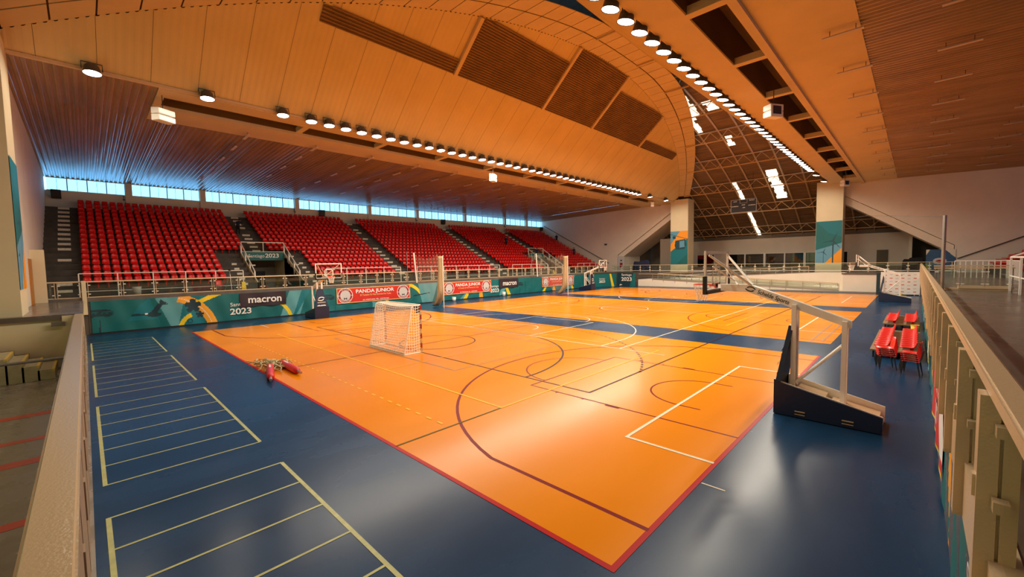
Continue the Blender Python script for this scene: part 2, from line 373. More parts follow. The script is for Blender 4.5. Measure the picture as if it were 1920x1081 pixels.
# sloping corrugated ceilings between lamp line and arch, in separate sheets
def corrugated(name, y0, y1, mirror, parent, period=.30, amp=.045):
    n = max(4, int(round((y1-y0)/period*8))); mb = MB(); rows = 7
    nv = np.array([-math.sin(math.radians(41.7)), 0, math.cos(math.radians(41.7))])
    for i in range(n+1):
        y = y0+(y1-y0)*i/n; xa = x_arch(y); ph = (y/period) % 1.0
        h = amp*max(-1, min(1, 2.2*math.sin(2*math.pi*ph)))
        for j in range(rows+1):
            t = j/rows; x = XL+(xa-XL)*t; z = ZL+(x-XL)*TS
            x += -nv[0]*-h; z -= nv[2]*h
            if mirror: x = XL+XM-x
            mb.v.append((x, y, z))
    for i in range(n):
        for j in range(rows):
            a = i*(rows+1)+j; mb.f.append((a, a+1, a+rows+2, a+rows+1)); mb.mi.append(0)
    return mb.build(name, 'ceil_beige', parent)
ceil_l = struct(empty('ceiling_slope_left', (0, 0, 0))); ceil_r = struct(empty('ceiling_slope_right', (0, 0, 0)))
yy = -4.5
while yy < 62.2:
    y2 = min(62.3, yy+1.8); corrugated('ceiling_sheet', yy+.007, y2-.007, False, ceil_l); yy = y2
yy = -1.8
while yy < 62.2:
    y2 = min(62.3, yy+8.0125); corrugated('ceiling_sheet', yy+.012, y2-.012, True, ceil_r, .30); yy = y2
# dark louvred openings and cream ribs on the left slope
def slope_pt(x, y, d=0.):       # point on the left slope, d metres below it
    return (x+math.sin(math.radians(41.7))*d, y, ZL+(x-XL)*TS-math.cos(math.radians(41.7))*d)
def louvre(y0, y1, xt):
    e = empty('louvre_panel'); e.parent = ceil_l
    ys = np.linspace(y0+.15, y1-.15, 12); mb = MB()
    lo = [slope_pt(-22.15, y, .05) for y in ys]; hi = [slope_pt(min(xt, x_arch(y)-.05), y, .05) for y in ys]
    mb.add(lo+hi, [(i, i+1, 12+i+1, 12+i) for i in range(11)])
    mb.build('louvre_back', 'louvre', e)
    mb = MB(); L = (xt+22.15); n = max(4, int(L/.115))
    for k in range(n+1):
        x = -22.15+L*k/n
        ya, yb = y0+.15, y1-.15
        ok = [y for y in np.linspace(ya, yb, 40) if x < x_arch(y)-.08]
        if len(ok) > 1: mb.beam(slope_pt(x, ok[0], .09), slope_pt(x, ok[-1], .09), .05, .06)
    o = mb.build('louvre_slats', 'louvre_slat', e); o['kind'] = 'stuff'
VR = [17.7, 26.6, 33.7, 42.87]
louvre(8.9, 17.7, -21.5); louvre(17.7, 26.6, -19.3); louvre(26.6, 33.7, -18.3); louvre(33.7, 42.87, -19.3); louvre(42.87, 51.8, -21.5)
for y in VR:
    MB().beam(slope_pt(-22.2, y, .12), slope_pt(x_arch(y), y, .12), .26, .2).build('ceiling_rib', 'cream_steel', ceil_l)
# tiled arch bands under the vault
def arch_band(name, mirror, joints, full):
    e = struct(empty(name)); mb = MB(); N = 80
    def wid(y): 
        d = abs(y-30.3); gap = (XM-XL)-2*(x_arch(y)-XL)
        return min(gap-.02 if not mirror else gap/2, 3.05 if (d < 8 or y < 22) else 3.05-(d-8)*.062)
    def P(y, t, dz=0.):
        x = x_arch(y)+wid(y)*t
        if mirror: x = XL+XM-x
        return (x, y, vz(y)+dz)
    ys = [-4.4+66.7*i/N for i in range(N+1)]
    mb.v = [P(y, t, .05) for y in ys for t in (0, 1)]; mb.f = [(2*i, 2*i+1, 2*i+3, 2*i+2) for i in range(N)]; mb.mi = [0]*N
    mb.build('band_backing', 'tile_back', e)
    ny = int(66.7/1.31)
    for i in range(ny):
        ya = -4.4+66.7*i/ny+.03; yb = -4.4+66.7*(i+1)/ny-.03
        for t0, t1 in ((0.0, .484), (.516, 1.)):
            vs = [P(ya, t0), P(ya, t1), P(yb, t1), P(yb, t0)]+[P(ya, t0, .04), P(ya, t1, .04), P(yb, t1, .04), P(yb, t0, .04)]
            MB().add(vs, [(0, 3, 2, 1), (4, 5, 6, 7), (0, 1, 5, 4), (1, 2, 6, 5), (2, 3, 7, 6), (3, 0, 4, 7)]).build('tile', 'ceil_tile', e)
    return wid
WID = arch_band('ceiling_arch_left', False, 0, True)
# decks above the sloping ceilings
for nm, mir, par in (('l', False, ceil_l), ('r', True, ceil_r)):
    mb = MB(); ys = np.linspace(-4.5, 62.3, 60)
    for y in ys:
        for t in (0, 1):
            x = XL-.3 if t == 0 else x_arch(y); z = ZL+(x-XL)*TS+.22
            mb.v.append((XL+XM-x if mir else x, y, z))
    mb.f = [(2*i, 2*i+1, 2*i+3, 2*i+2) for i in range(59)]; mb.mi = [0]*59
    mb.build('slope_deck', 'tile_back', par)
# vault: planks on rafters and cross trusses
vault = struct(empty('ceiling_vault'))
RH = 1.12
def vault_x(y):
    if y > 62.4: return (-36.5, 2.9)
    if y < -1.9: return (-36.5, 2.9)
    return (x_arch(y)-.3, XL+XM-x_arch(y)+.3)
y = -14.0
while y < 76.5:
    yb = y+.62; ym = (y+yb)/2; xa, xb = vault_x(ym)
    za, zb = vz(y)+RH+.16, vz(yb)+RH+.16
    MB().add([(xa, y+.012, za), (xb, y+.012, za), (xb, yb-.012, zb), (xa, yb-.012, zb), (xa, y+.012, za+.04), (xb, y+.012, za+.04), (xb, yb-.012, zb+.04), (xa, yb-.012, zb+.04)],
             [(0, 3, 2, 1), (4, 5, 6, 7), (0, 1, 5, 4), (1, 2, 6, 5), (2, 3, 7, 6), (3, 0, 4, 7)]).build('plank', 'plank', vault)
    y = yb
mb = MB(); ys = np.linspace(-14, 76.5, 60)
mb.v = [(x, y, vz(y)+RH+.24) for y in ys for x in (-37, 3.5)]; mb.f = [(2*i, 2*i+1, 2*i+3, 2*i+2) for i in range(59)]; mb.mi = [0]*59
mb.build('roof_deck', 'dark_wall', vault)
TY = [32.5, 38.5, 44.5, 50.5, 56.5, 62.3, 68.0, 73.5, 26.5, 20.5, 14.5, 8.5, 2.5, -3.5]
for ty in TY:
    if 12 < ty < 24: continue
    if ty > 62.4 or ty < -2: xa, xb = -33., -.4
    else: xa = x_arch(ty)+WID(ty)*.5; xb = XL+XM-x_arch(ty)
    if xb-xa < 1: continue
    z0 = vz(ty)-.02; tr = empty('roof_truss'); tr.parent = vault; mb = MB()
    mb.beam((xa, ty, z0-.06), (xb, ty, z0-.06), .11, .11); mb.build('bottom_chord', 'truss_steel', tr)
    MB().beam((xa+.5, ty, z0+RH-.05), (xb-.5, ty, z0+RH-.05), .10, .10).build('top_chord', 'truss_steel', tr)
    n = max(2, int(round((xb-xa)/2.05))); 
    mb = MB()
    for k in range(n):
        x1 = xa+(xb-xa)*k/n; x2 = xa+(xb-xa)*(k+1)/n; xm = (x1+x2)/2
        mb.beam((x1, ty, z0), (xm, ty, z0+RH-.1), .06, .06); mb.beam((xm, ty, z0+RH-.1), (x2, ty, z0), .06, .06)
    mb.build('truss_web', 'truss_steel', tr)
for k in range(-9, 8):
    rx = -16.5+2.05*k
    for lo, hi in ((36.0, 76.3), (-14, 24.5)):
        ys = [y for y in np.linspace(lo, hi, 48) if vault_x(y)[0]+(WID(y)*.95 if -1.8 < y < 62.3 else .2) < rx < vault_x(y)[1]-.3]
        if len(ys) > 2: MB().tube([(rx, y, vz(y)+RH+.05) for y in ys], .1, 4).build('rafter', 'truss_steel', vault)
def daylight_patch(x0, x1, y0, y1, jag, n=6):  # jagged emissive strips under the planks imitate bright patches of daylight
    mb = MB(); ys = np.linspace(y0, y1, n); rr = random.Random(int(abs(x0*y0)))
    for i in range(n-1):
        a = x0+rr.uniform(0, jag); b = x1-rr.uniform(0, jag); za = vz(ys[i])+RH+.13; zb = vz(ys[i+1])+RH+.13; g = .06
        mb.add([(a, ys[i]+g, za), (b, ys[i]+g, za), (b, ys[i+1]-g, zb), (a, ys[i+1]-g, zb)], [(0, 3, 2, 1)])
    mb.build('daylight_strip', 'daylight_patch', vault)
daylight_patch(-18.4, -16.7, 42.5, 47, .6, 8); daylight_patch(-18.8, -17.6, 47, 50.5, .5, 6); daylight_patch(-16.3, -14.6, 44.6, 46.6, .5, 4); daylight_patch(-16.5, -15.5, 52.3, 54.5, .4, 4)
daylight_patch(-18.5, -17.9, 62.7, 76.0, .12, 22); daylight_patch(-14.3, -12.75, 61.0, 67.6, .35, 11)
# side ceilings over the stands: beam, trough, flat strip, corrugated brown sheets
def side_ceiling(name, side):
    f = (lambda x: x) if side < 0 else (lambda x: XL+XM-x)
    e = struct(empty(name))
    def bx(nm, m, xa, xb, y0, y1, z0, z1):
        a, b = sorted((f(xa), f(xb))); return MB().box(a, b, y0, y1, z0, z1).build(nm, m, e)
    y0, y1 = YN, YF
    bx('lamp_beam', 'ceil_tile', -26.4, -27.6, 3.0, y1, 12.42, 12.75)
    bx('edge_trim', 'cream_steel', -26.22, -26.4, y0, y1, 12.46, 12.58)
    bx('trough_beam', 'ceil_tile', -28.95, -29.25, 3.0, y1, 12.25, 12.75)
    bx('trough_side', 'louvre', -27.6, -27.66, 3.3, 59, 12.42, 14.); bx('trough_side', 'louvre', -28.9, -28.95, 3.3, 59, 12.42, 14.)
    bx('trough_roof', 'louvre', -27.6, -28.95, 3.2, 59, 14., 14.1)
    bx('trough_end', 'ceil_tile', -27.6, -28.95, 3.0, 3.3, 12.35, 12.75); bx('trough_end', 'ceil_tile', -27.6, -28.95, 59, y1, 12.42, 12.75)
    for k in range(9): bx('trough_tie', 'ceil_tile', -27.6, -28.95, 10.0+k*5.4, 10.35+k*5.4, 12.40, 12.7)
    def sheet(nm, m, xa, za, xb, zb, ya, yb, period=.30, amp=.03):
        n = max(8, int((yb-ya)/period*8)); mb = MB()
        for i in range(n+1):
            y = ya+(yb-ya)*i/n; h = amp*max(-1, min(1, 2.2*math.sin(2*math.pi*y/period)))
            for j in range(5):
                t = j/4; mb.v.append((f(xa+(xb-xa)*t), y, za+(zb-za)*t+h))
        for i in range(n):
            for j in range(4):
                a = i*5+j; mb.f.append((a, a+1, a+6, a+5)); mb.mi.append(0)
        return mb.build(nm, m, e)
    bx('flat_strip', 'ceil_beige', -29.25, -32.0, 3.0, y1, 12.40, 12.5); sheet('ceiling_sheet', 'ceil_side', -26.4, 12.5, -32.0, 12.45, y0+.01, 2.99)
    st = 5.455 if side < 0 else 16.4
    y = y0
    while y < y1-.5:
        for xa, xb in ((-32.0, -39.0), (-39.0, -46.), (-46., -53.3)):
            za, zb = [12.45+(12.45-11.82)/21.3*(x+32.0) for x in (xa, xb)]
            sheet('ceiling_sheet', 'ceil_side', xa+.01, za, xb-.01, zb, y+.012, min(y1, y+st)-.012)
        y += st
    a, b = sorted((f(-26.3), f(-53.4))); MB().box(a, b, y0, y1, 14.1, 14.2).build('roof_deck', 'dark_wall', e)
    return f
FL = side_ceiling('ceiling_left', -1); FR = side_ceiling('ceiling_right', 1)
# outer walls with window bands
PIL = [3.33, 8.98, 18.1, 27.3, 34.8, 43.9, 53.1, 58.9]
def back_wall(name, f, sgn, wn):
    w = struct(empty(name))
    def bx(nm, m, xa, xb, y0, y1, z0, z1, par=w):
        a, b = sorted((f(xa), f(xb))); return MB().box(a, b, y0, y1, z0, z1).build(nm, m, par)
    bx('wall_panel', 'white_wall', XB-.25, XB, YN, YF, 0, 10.70); bx('wall_head', 'white_wall', XB-.25, XB, YN, YF, 11.82, 14.2)
    edges = [YN]+PIL+[YF]
    for p in PIL: bx('pillar', 'white_wall', XB-.25, XB+.22, p-.24, p+.24, 10.0, 11.84)
    for i in range(len(edges)-1):
        a, b = edges[i]+(.24 if i else .1), edges[i+1]-(.24 if i < len(edges)-2 else .1)
        n = max(3, int(round((b-a)/1.32))); wi = struct(empty('window_%d' % (wn+i)))
        bx('sill', 'white_paint', XB-.2, XB+.06, a, b, 10.66, 10.74, wi); bx('head', 'white_paint', XB-.2, XB+.02, a, b, 11.76, 11.82, wi)
        for k in range(n):
            ya, yb = a+(b-a)*k/n, a+(b-a)*(k+1)/n
            bx('pane', 'window_pane', XB-.14, XB-.13, ya+.03, yb-.03, 10.74, 11.76, wi)
            bx('mullion', 'grey_metal', XB-.16, XB-.06, yb-.035, yb+.035, 10.74, 11.76, wi)
            bx('glazing_bar', 'grey_metal', XB-.15, XB-.11, (ya+yb)/2-.012, (ya+yb)/2+.012, 10.74, 11.76, wi)
back_wall('wall_left', FL, -1, 1); back_wall('wall_right', FR, 1, 11)
# end walls of the stands: far ones with a slanting cut
def end_wall(name, f, pts, y0, y1, m='white_wall'):
    return struct(MB().prism([(f(x), y0, z) for x, z in pts], (0, y1-y0, 0)).build(name, m))
cut = [(XB, 0), (-36.6, 0), (-36.6, 4.82), (-27.0, 11.35), (-27.0, 12.7), (-32, 12.8), (XB, 12.8)]
end_wall('wall_far_left', FL, cut, YF, YF+.3); end_wall('wall_far_right', FR, cut, YF, YF+.3)
full = [(XB, 0), (-34.5, 0), (-34.5, 2.05), (-27.5, 2.05), (-27.0, 12.8), (XB, 12.8)]
end_wall('wall_near_left', FL, full, YN-.3, YN, 'white_wall'); 
end_wall('wall_near_right', FR, [(XB, 0), (-37, 0), (-37, 12.8), (XB, 12.8)], YN-.3, YN)
# enclosure behind the camera, beyond the frame
nw = struct(empty('wall_near'))
for a, b, z0, z1 in ((XB, XR, 11.0, 22), (XB, -36, -.3, 11), (3, XR, -.3, 11), (-36, 3, -.3, .3)): MB().box(a, b, -14.3, -14, z0, z1).build('wall_panel', 'white_wall', nw)
for k in range(14):  # unseen amber-tinted glazing, added to light the near corridor and railings
    w = struct(empty('window_%d' % (40+k))); xa = -36+39*k/14; xb = -36+39*(k+1)/14
    MB().box(xa+.04, xb-.04, -14.16, -14.14, .3, 11.0).build('pane', 'lobby_fill_pane', w); MB().box(xa-.05, xa+.05, -14.25, -14.0, .3, 11.0).build('mullion', 'grey_metal', w)
struct(MB().box(-60, 26, -20, 82, -.75, -.5).build('floor_ground', 'concrete'))
struct(MB().box(-37.3, -37, -14, YN-.3, 0, 14).build('wall_lobby_left', 'white_wall')); struct(MB().box(3.2, 3.5, -14, YN-.3, 0, 14).build('wall_lobby_right', 'white_wall'))
# handrails on the end walls and slanting shadow beam behind the cut
# columns with printed posters
def column(name, xa, xb, y0, y1, poster, pz, facing):
    c = struct(MB().box(xa, xb, y0, y1, 0 if facing < 0 else WZ, 12.75).build(name, 'cream_wall'))
    z0, z1 = pz
    if facing < 0: org, u = (xa+.02, y0-.02, z0), (1, 0, 0)
    else: org, u = (xb-.02, y1+.02, z0), (-1, 0, 0)
    W, H = xb-xa-.04, z1-z0
    if poster == 'wind':
        sh = [('poly', [(0, 0), (W, 0), (W, H*.48), (0, H*.32)], 1), ('poly', [(W*.36, 0), (W, 0), (W, H*.36)], 2), ('poly', [(0, H*.62), (0, H), (W*.5, H*.72), (W, H*.62), (W, H*.48), (0, H*.32)], 4)]
        for cx, ht, r, w in ((W*.67, H*.53, W*.5, .14), (W*.31, H*.27, W*.27, .08)):
            sh.append(('poly', [(cx-w*.5, 0), (cx+w*.5, 0), (cx+w*.3, ht), (cx-w*.3, ht)], 3))
            for a in (68, 188, 308):
                t = math.radians(a); dx, dy = math.cos(t), math.sin(t)
                sh.append(('poly', [(cx-dy*w*.6, ht+dx*w*.6), (cx+dx*r*1.0, ht+dy*r*1.0), (cx+dy*w*.6, ht-dx*w*.6)], 3))
        painted('poster', org, u, (0, 0, 1), W, H, ['teal_mid', 'sky_print', 'orange_print', 'turbine', 'teal'], sh, .045, 0, c)
    else:
        sh = [('poly', [(0, H*.40), (W, H*.78), (W, H), (W*.55, H), (0, H*.60)], 2), ('poly', [(0, H*.6), (W*.55, H), (0, H)], 1), ('poly', [(W*.3, 0), (W, 0), (W, H*.33)], 4),
              ('poly', [(0, H*.92), (W, H*.76), (W, H*.745), (0, H*.905)], 3),
              ('poly', [(W*.28, H*.72), (W*.86, H*.76), (W*.92, H*.58), (W*.82, H*.47), (W*.34, H*.45), (W*.24, H*.56)], 3), ('poly', [(W*.52, H*.70), (W*.8, H*.72), (W*.82, H*.53), (W*.52, H*.51)], 1),
              ('poly', [(W*.12, H*.86), (W*.3, H*.85), (W*.3, H*.78), (W*.14, H*.77)], 3)]
        painted('poster', org, u, (0, 0, 1), W, H, ['teal_mid', 'sky_print', 'orange_print', 'turbine', 'teal'], sh, .045, 0, c)
    return c
column('wall_column_far_left', -26.8, -24.2, 62.2, 64.4, 'gondola', (3.06, 8.08), -1)
column('wall_column_far_right', -8.85, -6.3, 62.2, 64.4, 'wind', (3.06, 8.08), -1)
column('wall_column_near_left', -26.8, -24.2, -4.2, -1.72, 'wind', (3.06, 8.08), 1)
column('wall_column_near_right', -8.85, -6.3, -5.2, -2.9, 'gondola', (3.06, 8.08), 1)
# ================================================================ far lobby and ramps
struct(MB().box(-37, 3.2, 60.6, 76.2, -.3, WZ).build('floor_lobby', 'walkway'))
far = struct(empty('wall_far'))
MB().box(-29.2, -.7, 75, 75.3, 4.62, 6.95).build('wall_panel', 'white_wall', far); MB().box(-29.2, -.7, 75, 75.3, WZ, 2.5).build('wall_panel', 'grey_wall', far)
WX = [-27.6, -24.7, -22.75, -20.0, -17.15, -14.5, -11.9, -9.3, -6.9]
MB().box(-29.2, WX[0], 75, 75.3, 2.5, 4.62).build('wall_panel', 'white_wall', far); MB().box(WX[-1], -.7, 75, 75.3, 2.5, 4.62).build('wall_panel', 'white_wall', far)
MB().box(-24.7, -22.75, 75, 75.3, 2.5, 4.62).build('wall_panel', 'white_wall', far)
k = 21
for i in range(len(WX)-1):
    if i == 1: continue
    w = struct(empty('window_%d' % k)); k += 1
    MB().box(WX[i]+.08, WX[i+1]-.08, 75.08, 75.12, 2.55, 4.58).build('pane', 'dark_pane', w)
    b = MB(); a0, a1 = WX[i]+.03, WX[i+1]-.03
    thick = .17 if i in (3, 5) else .05
    b.box(a0-.06, a0+.06, 74.97, 75.2, 2.5, 4.62); b.box(a1-thick, a1+.03, 74.95, 75.2, 2.5, 4.62); b.box(a0, a1, 75.0, 75.2, 4.54, 4.62); b.build('window_frame', 'white_paint', w)
MB().box(-29.2, -.7, 76.0, 76.1, WZ, 5).build('room_behind', 'dark_wall', far)
struct(MB().box(-3.87, -2.72, 74.9, 75.0, WZ, 4.66).build('door_1', 'olive'))
struct(MB().box(-37, 3.2, 76.1, 76.4, WZ, 8.5).build('wall_lobby_back', 'grey_wall'))
struct(MB().box(-.7, -.4, 70.5, 76, WZ, 7.2).build('wall_lobby_return', 'white_wall'))
struct(MB().box(-37.0, -36.62, YF+.35, 76, WZ, 12.8).build('wall_lobby_left_side', 'grey_wall')); struct(MB().box(2.92, 3.3, YF+.35, 76, WZ, 12.8).build('wall_lobby_right_side', 'grey_wall'))
# slanting stair slabs behind the cut openings
for nm, f in (('trim_1', FL), ('trim_2', FR)):
    struct(MB().prism([(f(x), YF+.31, z) for x, z in ((-36.55, WZ), (-35.6, WZ), (-35.6, 4.55), (-27.0, 10.4), (-27.0, 11.3), (-36.55, 4.80))], (0, 5.8, 0)).build(nm, 'white_wall'))
struct(MB().box(-29.8, -26.6, 65.2, 65.5, WZ, 7.2).build('wall_partition', 'grey_wall'))
# ramps to the court
ramp = tag(empty('access_ramp', (0, 0, 0)), 'long white switchback ramp with steel railings below the far windows', 'ramp')
def pr(poly, off, nm, m): return MB().prism(poly, off).build(nm, m, ramp)
pr([(-5.6, 56.6, 0), (-5.6, 56.6, .05), (-27, 56.6, 1.05), (-29.2, 56.6, 1.05), (-29.2, 56.6, 0)], (0, 1.75, 0), 'lower_run', 'white_wall')
pr([(-29.2, 58.45, 0), (-29.2, 58.45, 1.05), (-27, 58.45, 1.05), (-8.0, 58.45, WZ), (-5.6, 58.45, WZ), (-5.6, 58.45, 0)], (0, 2.1, 0), 'upper_run', 'white_wall')
pr([(-5.6, 56.6, 0), (-5.6, 56.6, 1.92), (-.6, 56.6, 1.92), (-.6, 56.6, 0)], (0, 4., 0), 'landing_block', 'white_wall')
MB().box(-5.7, -.55, 56.52, 57.0, 1.92, 2.06).build('landing_edge', 'fascia', ramp)
MB().box(-29.2, -.6, 56.55, 56.62, 0, .12).build('skirting', 'grey_wall', ramp)
def ramp_rail(ya, pts, nm):
    r = empty(nm); r.parent = ramp
    top = [(x, ya, z+.82) for x, z in pts]; MB().tube(top, .03, 6).build('hand_rail', 'rail_cream', r)
    MB().tube([(x, ya, z+.45) for x, z in pts], .02, 6).build('mid_rail', 'metal', r); MB().beam((pts[0][0], ya, pts[0][1]+.08), (pts[1][0], ya, pts[1][1]+.08), .06, .12).build('base_channel', 'metal', r)
    (x0, z0), (x1, z1) = pts[0], pts[1]; n = int(abs(x1-x0)/1.6)
    gm = MB()
    for i in range(n+1):
        t = i/n; x = x0+(x1-x0)*t; z = z0+(z1-z0)*t
        MB().beam((x, ya, z-.2), (x, ya, z+.82), .05, .05).build('post', 'metal', r)
    gm.add([(x0, ya+.03, z0+.15), (x1, ya+.03, z1+.15), (x1, ya+.03, z1+.76), (x0, ya+.03, z0+.76)], [(0, 1, 2, 3)]); gm.build('glass_infill', 'glass', r)
ramp_rail(56.6, [(-5.9, .08), (-27.0, 1.05), (-29.1, 1.05)], 'ramp_railing'); ramp_rail(58.5, [(-27, 1.05), (-8.9, 1.95)], 'ramp_railing')
ramp_rail(58.35, [(-6.2, .1), (-27.0, 1.05)], 'ramp_railing'); 
lob = tag(empty('lobby_railing'), 'glass and steel railing along the lobby edge in front of the dark windows', 'railing')
MB().tube([(-36, 60.8, 3.1), (3, 60.8, 3.1)], .035, 6).build('top_rail', 'rail_cream', lob)
MB().box(-36, 3, 60.78, 60.82, 2.2, 2.26).build('bottom_rail', 'white_paint', lob)
MB().box(-36, 3, 60.795, 60.805, 2.3, 3.0).build('glass_pane', 'glass', lob)
pm = MB().box(-.035, .035, -.03, .03, WZ, 3.08).mesh('post', 'rail_cream'); cm = MB().box(-.13, .13, -.02, .02, -.04, .04).mesh('clamp', 'white_paint')
for i in range(25):
    x = -35.8+i*1.6
    if -9.2 < x < -6 or -27 < x < -24: continue
    p = put('post', pm, lob, (x, 60.8, 0))
    for z in (2.75, 2.4): put('clamp', cm, p, (0, -.03, z))
# ================================================================ left grandstand
RD, RR = .805, .41
def tread(i): return 9.12-RR*i
def tx(i): return -52.4+RD*i
POR = [(9.95, 13.45), (48.55, 52.05)]     # the two entrance openings
stand = tag(empty('grandstand', (-38.7, 0, 0)), 'dark concrete grandstand of seventeen steps under the long window band', 'grandstand')
stand.location = (0, 0, 0)
for i in range(17):
    x0 = tx(i)-(.9 if i == 0 else 0); x1 = tx(i+1); z1 = tread(i)
    segs = [(YN, YF)] if i < 11 else [(YN, POR[0][0]), (POR[0][1], POR[1][0]), (POR[1][1], YF)]
    for a, b in segs: MB().box(x0, x1, a, b, z1-.55 if i < 11 else WZ-.05, z1).build('step', 'concrete', stand)
for a, b in POR:
    MB().box(-49.8, tx(17), a-.1, b+.1, WZ-.3, WZ-.002).build('entrance_floor', 'walkway', stand)
    for y in (a-.08, b):
        MB().prism([(tx(11), y, WZ), (tx(17), y, WZ), (tx(17), y, WZ+.5), (tx(11), y, tread(10)+.12)], (0, .08, 0)).build('entrance_side_wall', 'cream_wall', stand)
    MB().box(-46.7, -46.5, a, b, WZ, 4.6).build('entrance_back', 'grey_wall', stand); MB().box(-49.8, tx(11), a-.1, b+.1, 4.5, 4.58).build('entrance_ceiling', 'grey_wall', stand)
    for y in (a-.1, b): MB().box(-49.8, tx(11), y, y+.1, WZ, 4.5).build('entrance_wall', 'cream_wall', stand)
    MB().box(tx(11)-.05, tx(11)+.02, a, b, 4.45, tread(10)).build('entrance_lintel', 'concrete', stand)
    MB().box(-46.5, -46.45, a+1.5, a+2.6, WZ, 3.4).build('inner_door', 'black', stand)
walk_l = struct(MB().box(tx(17), -34.4, YN, 61, -.3, WZ).build('floor_walkway_left', 'walkway'))
struct(MB().box(-34.4, -34.35, .05, 56, 0, 2.02).build('trim_3', 'fascia'))
MB().box(-34.6, -34.3, -2.2, 56, WZ-.12, WZ+.12).build('slab_edge', 'fascia', walk_l)
struct(MB().box(-34.36, -34.22, .05, 50, 0, .07).build('baseboard_left', 'black'))
# white number plates on the stairs
AISLES = [(-.9, range(0, 17), -.3), (11.35, range(0, 10), .0), (23.75, range(0, 17), 0), (38.45, range(0, 17), 0), (51.1, range(0, 10), 0), (62.8, range(1, 17), 0), (9.0, range(12, 17), 0), (14.4, range(12, 17), 0), (47.6, range(12, 17), 0), (53.2, range(12, 17), 0)]
plm = MB().box(0, .02, -.33, .33, -.17, .0).mesh('step_plate', 'white_plate'); skip = {(0, 10), (0, 12), (0, 13), (0, 14), (2, 1), (2, 4), (2, 6), (2, 7), (1, 4)}
for ai, (y, rng, d) in enumerate(AISLES):
    for i in rng:
        if (ai, i) in skip: continue
        o = put('step_plate', plm, stand, (tx(i+1)+.003, y, tread(i)-.02))
        if ai in (6, 7, 8, 9): o.scale = (1, .55, 1)
# ---- seats
def seat_mesh():
    prof = [(.21, .42, .9), (.20, .455, .95), (.05, .455, 1), (-.12, .44, 1), (-.19, .48, 1), (-.225, .60, 1), (-.245, .72, .95), (-.25, .77, .70)]
    mb = MB(); n = 5; W = .195
    for (x, z, s) in prof:
        for k in range(n):
            t = -1+2*k/(n-1); c = .03*(1-t*t); mb.v.append((x-(c if z > .47 else 0), t*W*s, z-(c if z < .47 else 0)))
    m = len(prof)*n
    for (x, z, s) in prof:
        for k in range(n):
            t = -1+2*k/(n-1); c = .03*(1-t*t); mb.v.append((x-(c if z > .47 else 0)-.03, t*W*s, z-(c if z < .47 else 0)-.03))
    for i in range(len(prof)-1):
        for k in range(n-1):
            a = i*n+k; mb.f.append((a, a+1, a+n+1, a+n)); mb.f.append((m+a, m+a+n, m+a+n+1, m+a+1))
        for k in (0, n-1):
            a = i*n+k; q = (a, a+n, m+a+n, m+a); mb.f.append(q if k == 0 else tuple(reversed(q)))
    for k in range(n-1): mb.f.append((k, m+k, m+k+1, k+1)); a = (len(prof)-1)*n+k; mb.f.append((a, a+1, m+a+1, m+a))
    mb.box(-.19, -.09, -.03, .03, -.0, .42)
    mb.mi = [0]*len(mb.f)
    return mb
SEAT = seat_mesh()
BL = [(.12, 10.12, 7.65, 'leftmost'), (12.5, 22.6, None, 'second'), (24.95, 37.0, None, 'third'), (39.9, 49.6, None, 'fourth'), (52.5, 61.9, None, 'rightmost')]
seats = []
for b, (ya, yb, lo, nm) in enumerate(BL):
    for i in range(17):
        a0, b0 = ya, yb
        if i >= 11:
            if b == 0: b0 = 7.65
            if b == 1: a0 = 15.2
            if b == 3: b0 = 46.8
            if b == 4: a0 = 54.35
        n = int(round((b0-a0)/.503))+1
        for k in range(n):
            y = a0+(b0-a0)*k/(n-1)
            seats.append((b, i, k, tx(i)+.46, y, tread(i)))
seats.sort(key=lambda s: s[3]**2+s[4]**2+(s[5]-CAMZ)**2)
sm = SEAT.mesh('seat', 'seat_red', True)
for (b, i, k, x, y, z) in seats[:300]:
    o = put('stadium_seat', sm, None, (x, y, z))
    tag(o, 'red plastic seat, %s row up, %s from left, %s seating block' % (ORD[16-i], ORD[k], BL[b][3]), 'seat', 'red seats of the left grandstand')
sv = np.array(SEAT.v); sf = SEAT.f; rest = seats[300:]
def seat_mass(name, lst, mirror, label):
    V = []; Fq = []; nv = len(sv)
    for q, (b, i, k, x, y, z) in enumerate(lst):
        p = sv.copy()
        if mirror: p[:, 0] *= -1
        V.append(p+np.array((x, y, z)))
        o = q*nv; Fq += [tuple(o+c for c in (f if not mirror else reversed(f))) for f in sf]
    me = bpy.data.meshes.new(name); me.from_pydata(np.concatenate(V).tolist(), [], Fq); me.materials.append(M['seat_red'])
    me.polygons.foreach_set('use_smooth', [True]*len(me.polygons)); me.update()
    o = put(name, me); o['kind'] = 'stuff'; tag(o, label, 'seats'); return o
seat_mass('grandstand_seats', rest, False, 'remaining rows of red plastic seats filling the upper and far left grandstand')
# ---- front guard of the stand and glass railing at the court edge
def bar_guard(ya, yb, x, label, open_end=False):
    g = tag(empty('bar_railing', (x, ya, WZ)), label, 'railing', 'white bar railings in front of the first seat row')
    L = yb-ya
    MB().tube([(0, 0, 1.5), (0, L, 1.5)], .035, 8).build('top_rail', 'white_paint', g); MB().tube([(0, 0, .95), (0, L, .95)], .022, 6).build('mid_rail', 'white_paint', g); MB().tube([(0, 0, .35), (0, L, .35)], .022, 6).build('low_rail', 'white_paint', g)
    n = max(1, int(round(L/1.75))); pm = MB().beam((0, 0, 0), (0, 0, 1.5), .06, .06).mesh('post', 'white_paint')
    for k in range(n+1): put('post', pm, g, (0, L*k/n, 0))
for k, (a, b) in enumerate([(-.26, 8.8), (15.3, 22.9), (24.9, 37.2), (39.6, 46.9), (54.4, 61.2)]):
    bar_guard(a, b, -38.35, 'white bar railing in front of the %s seating block' % BL[k][3])
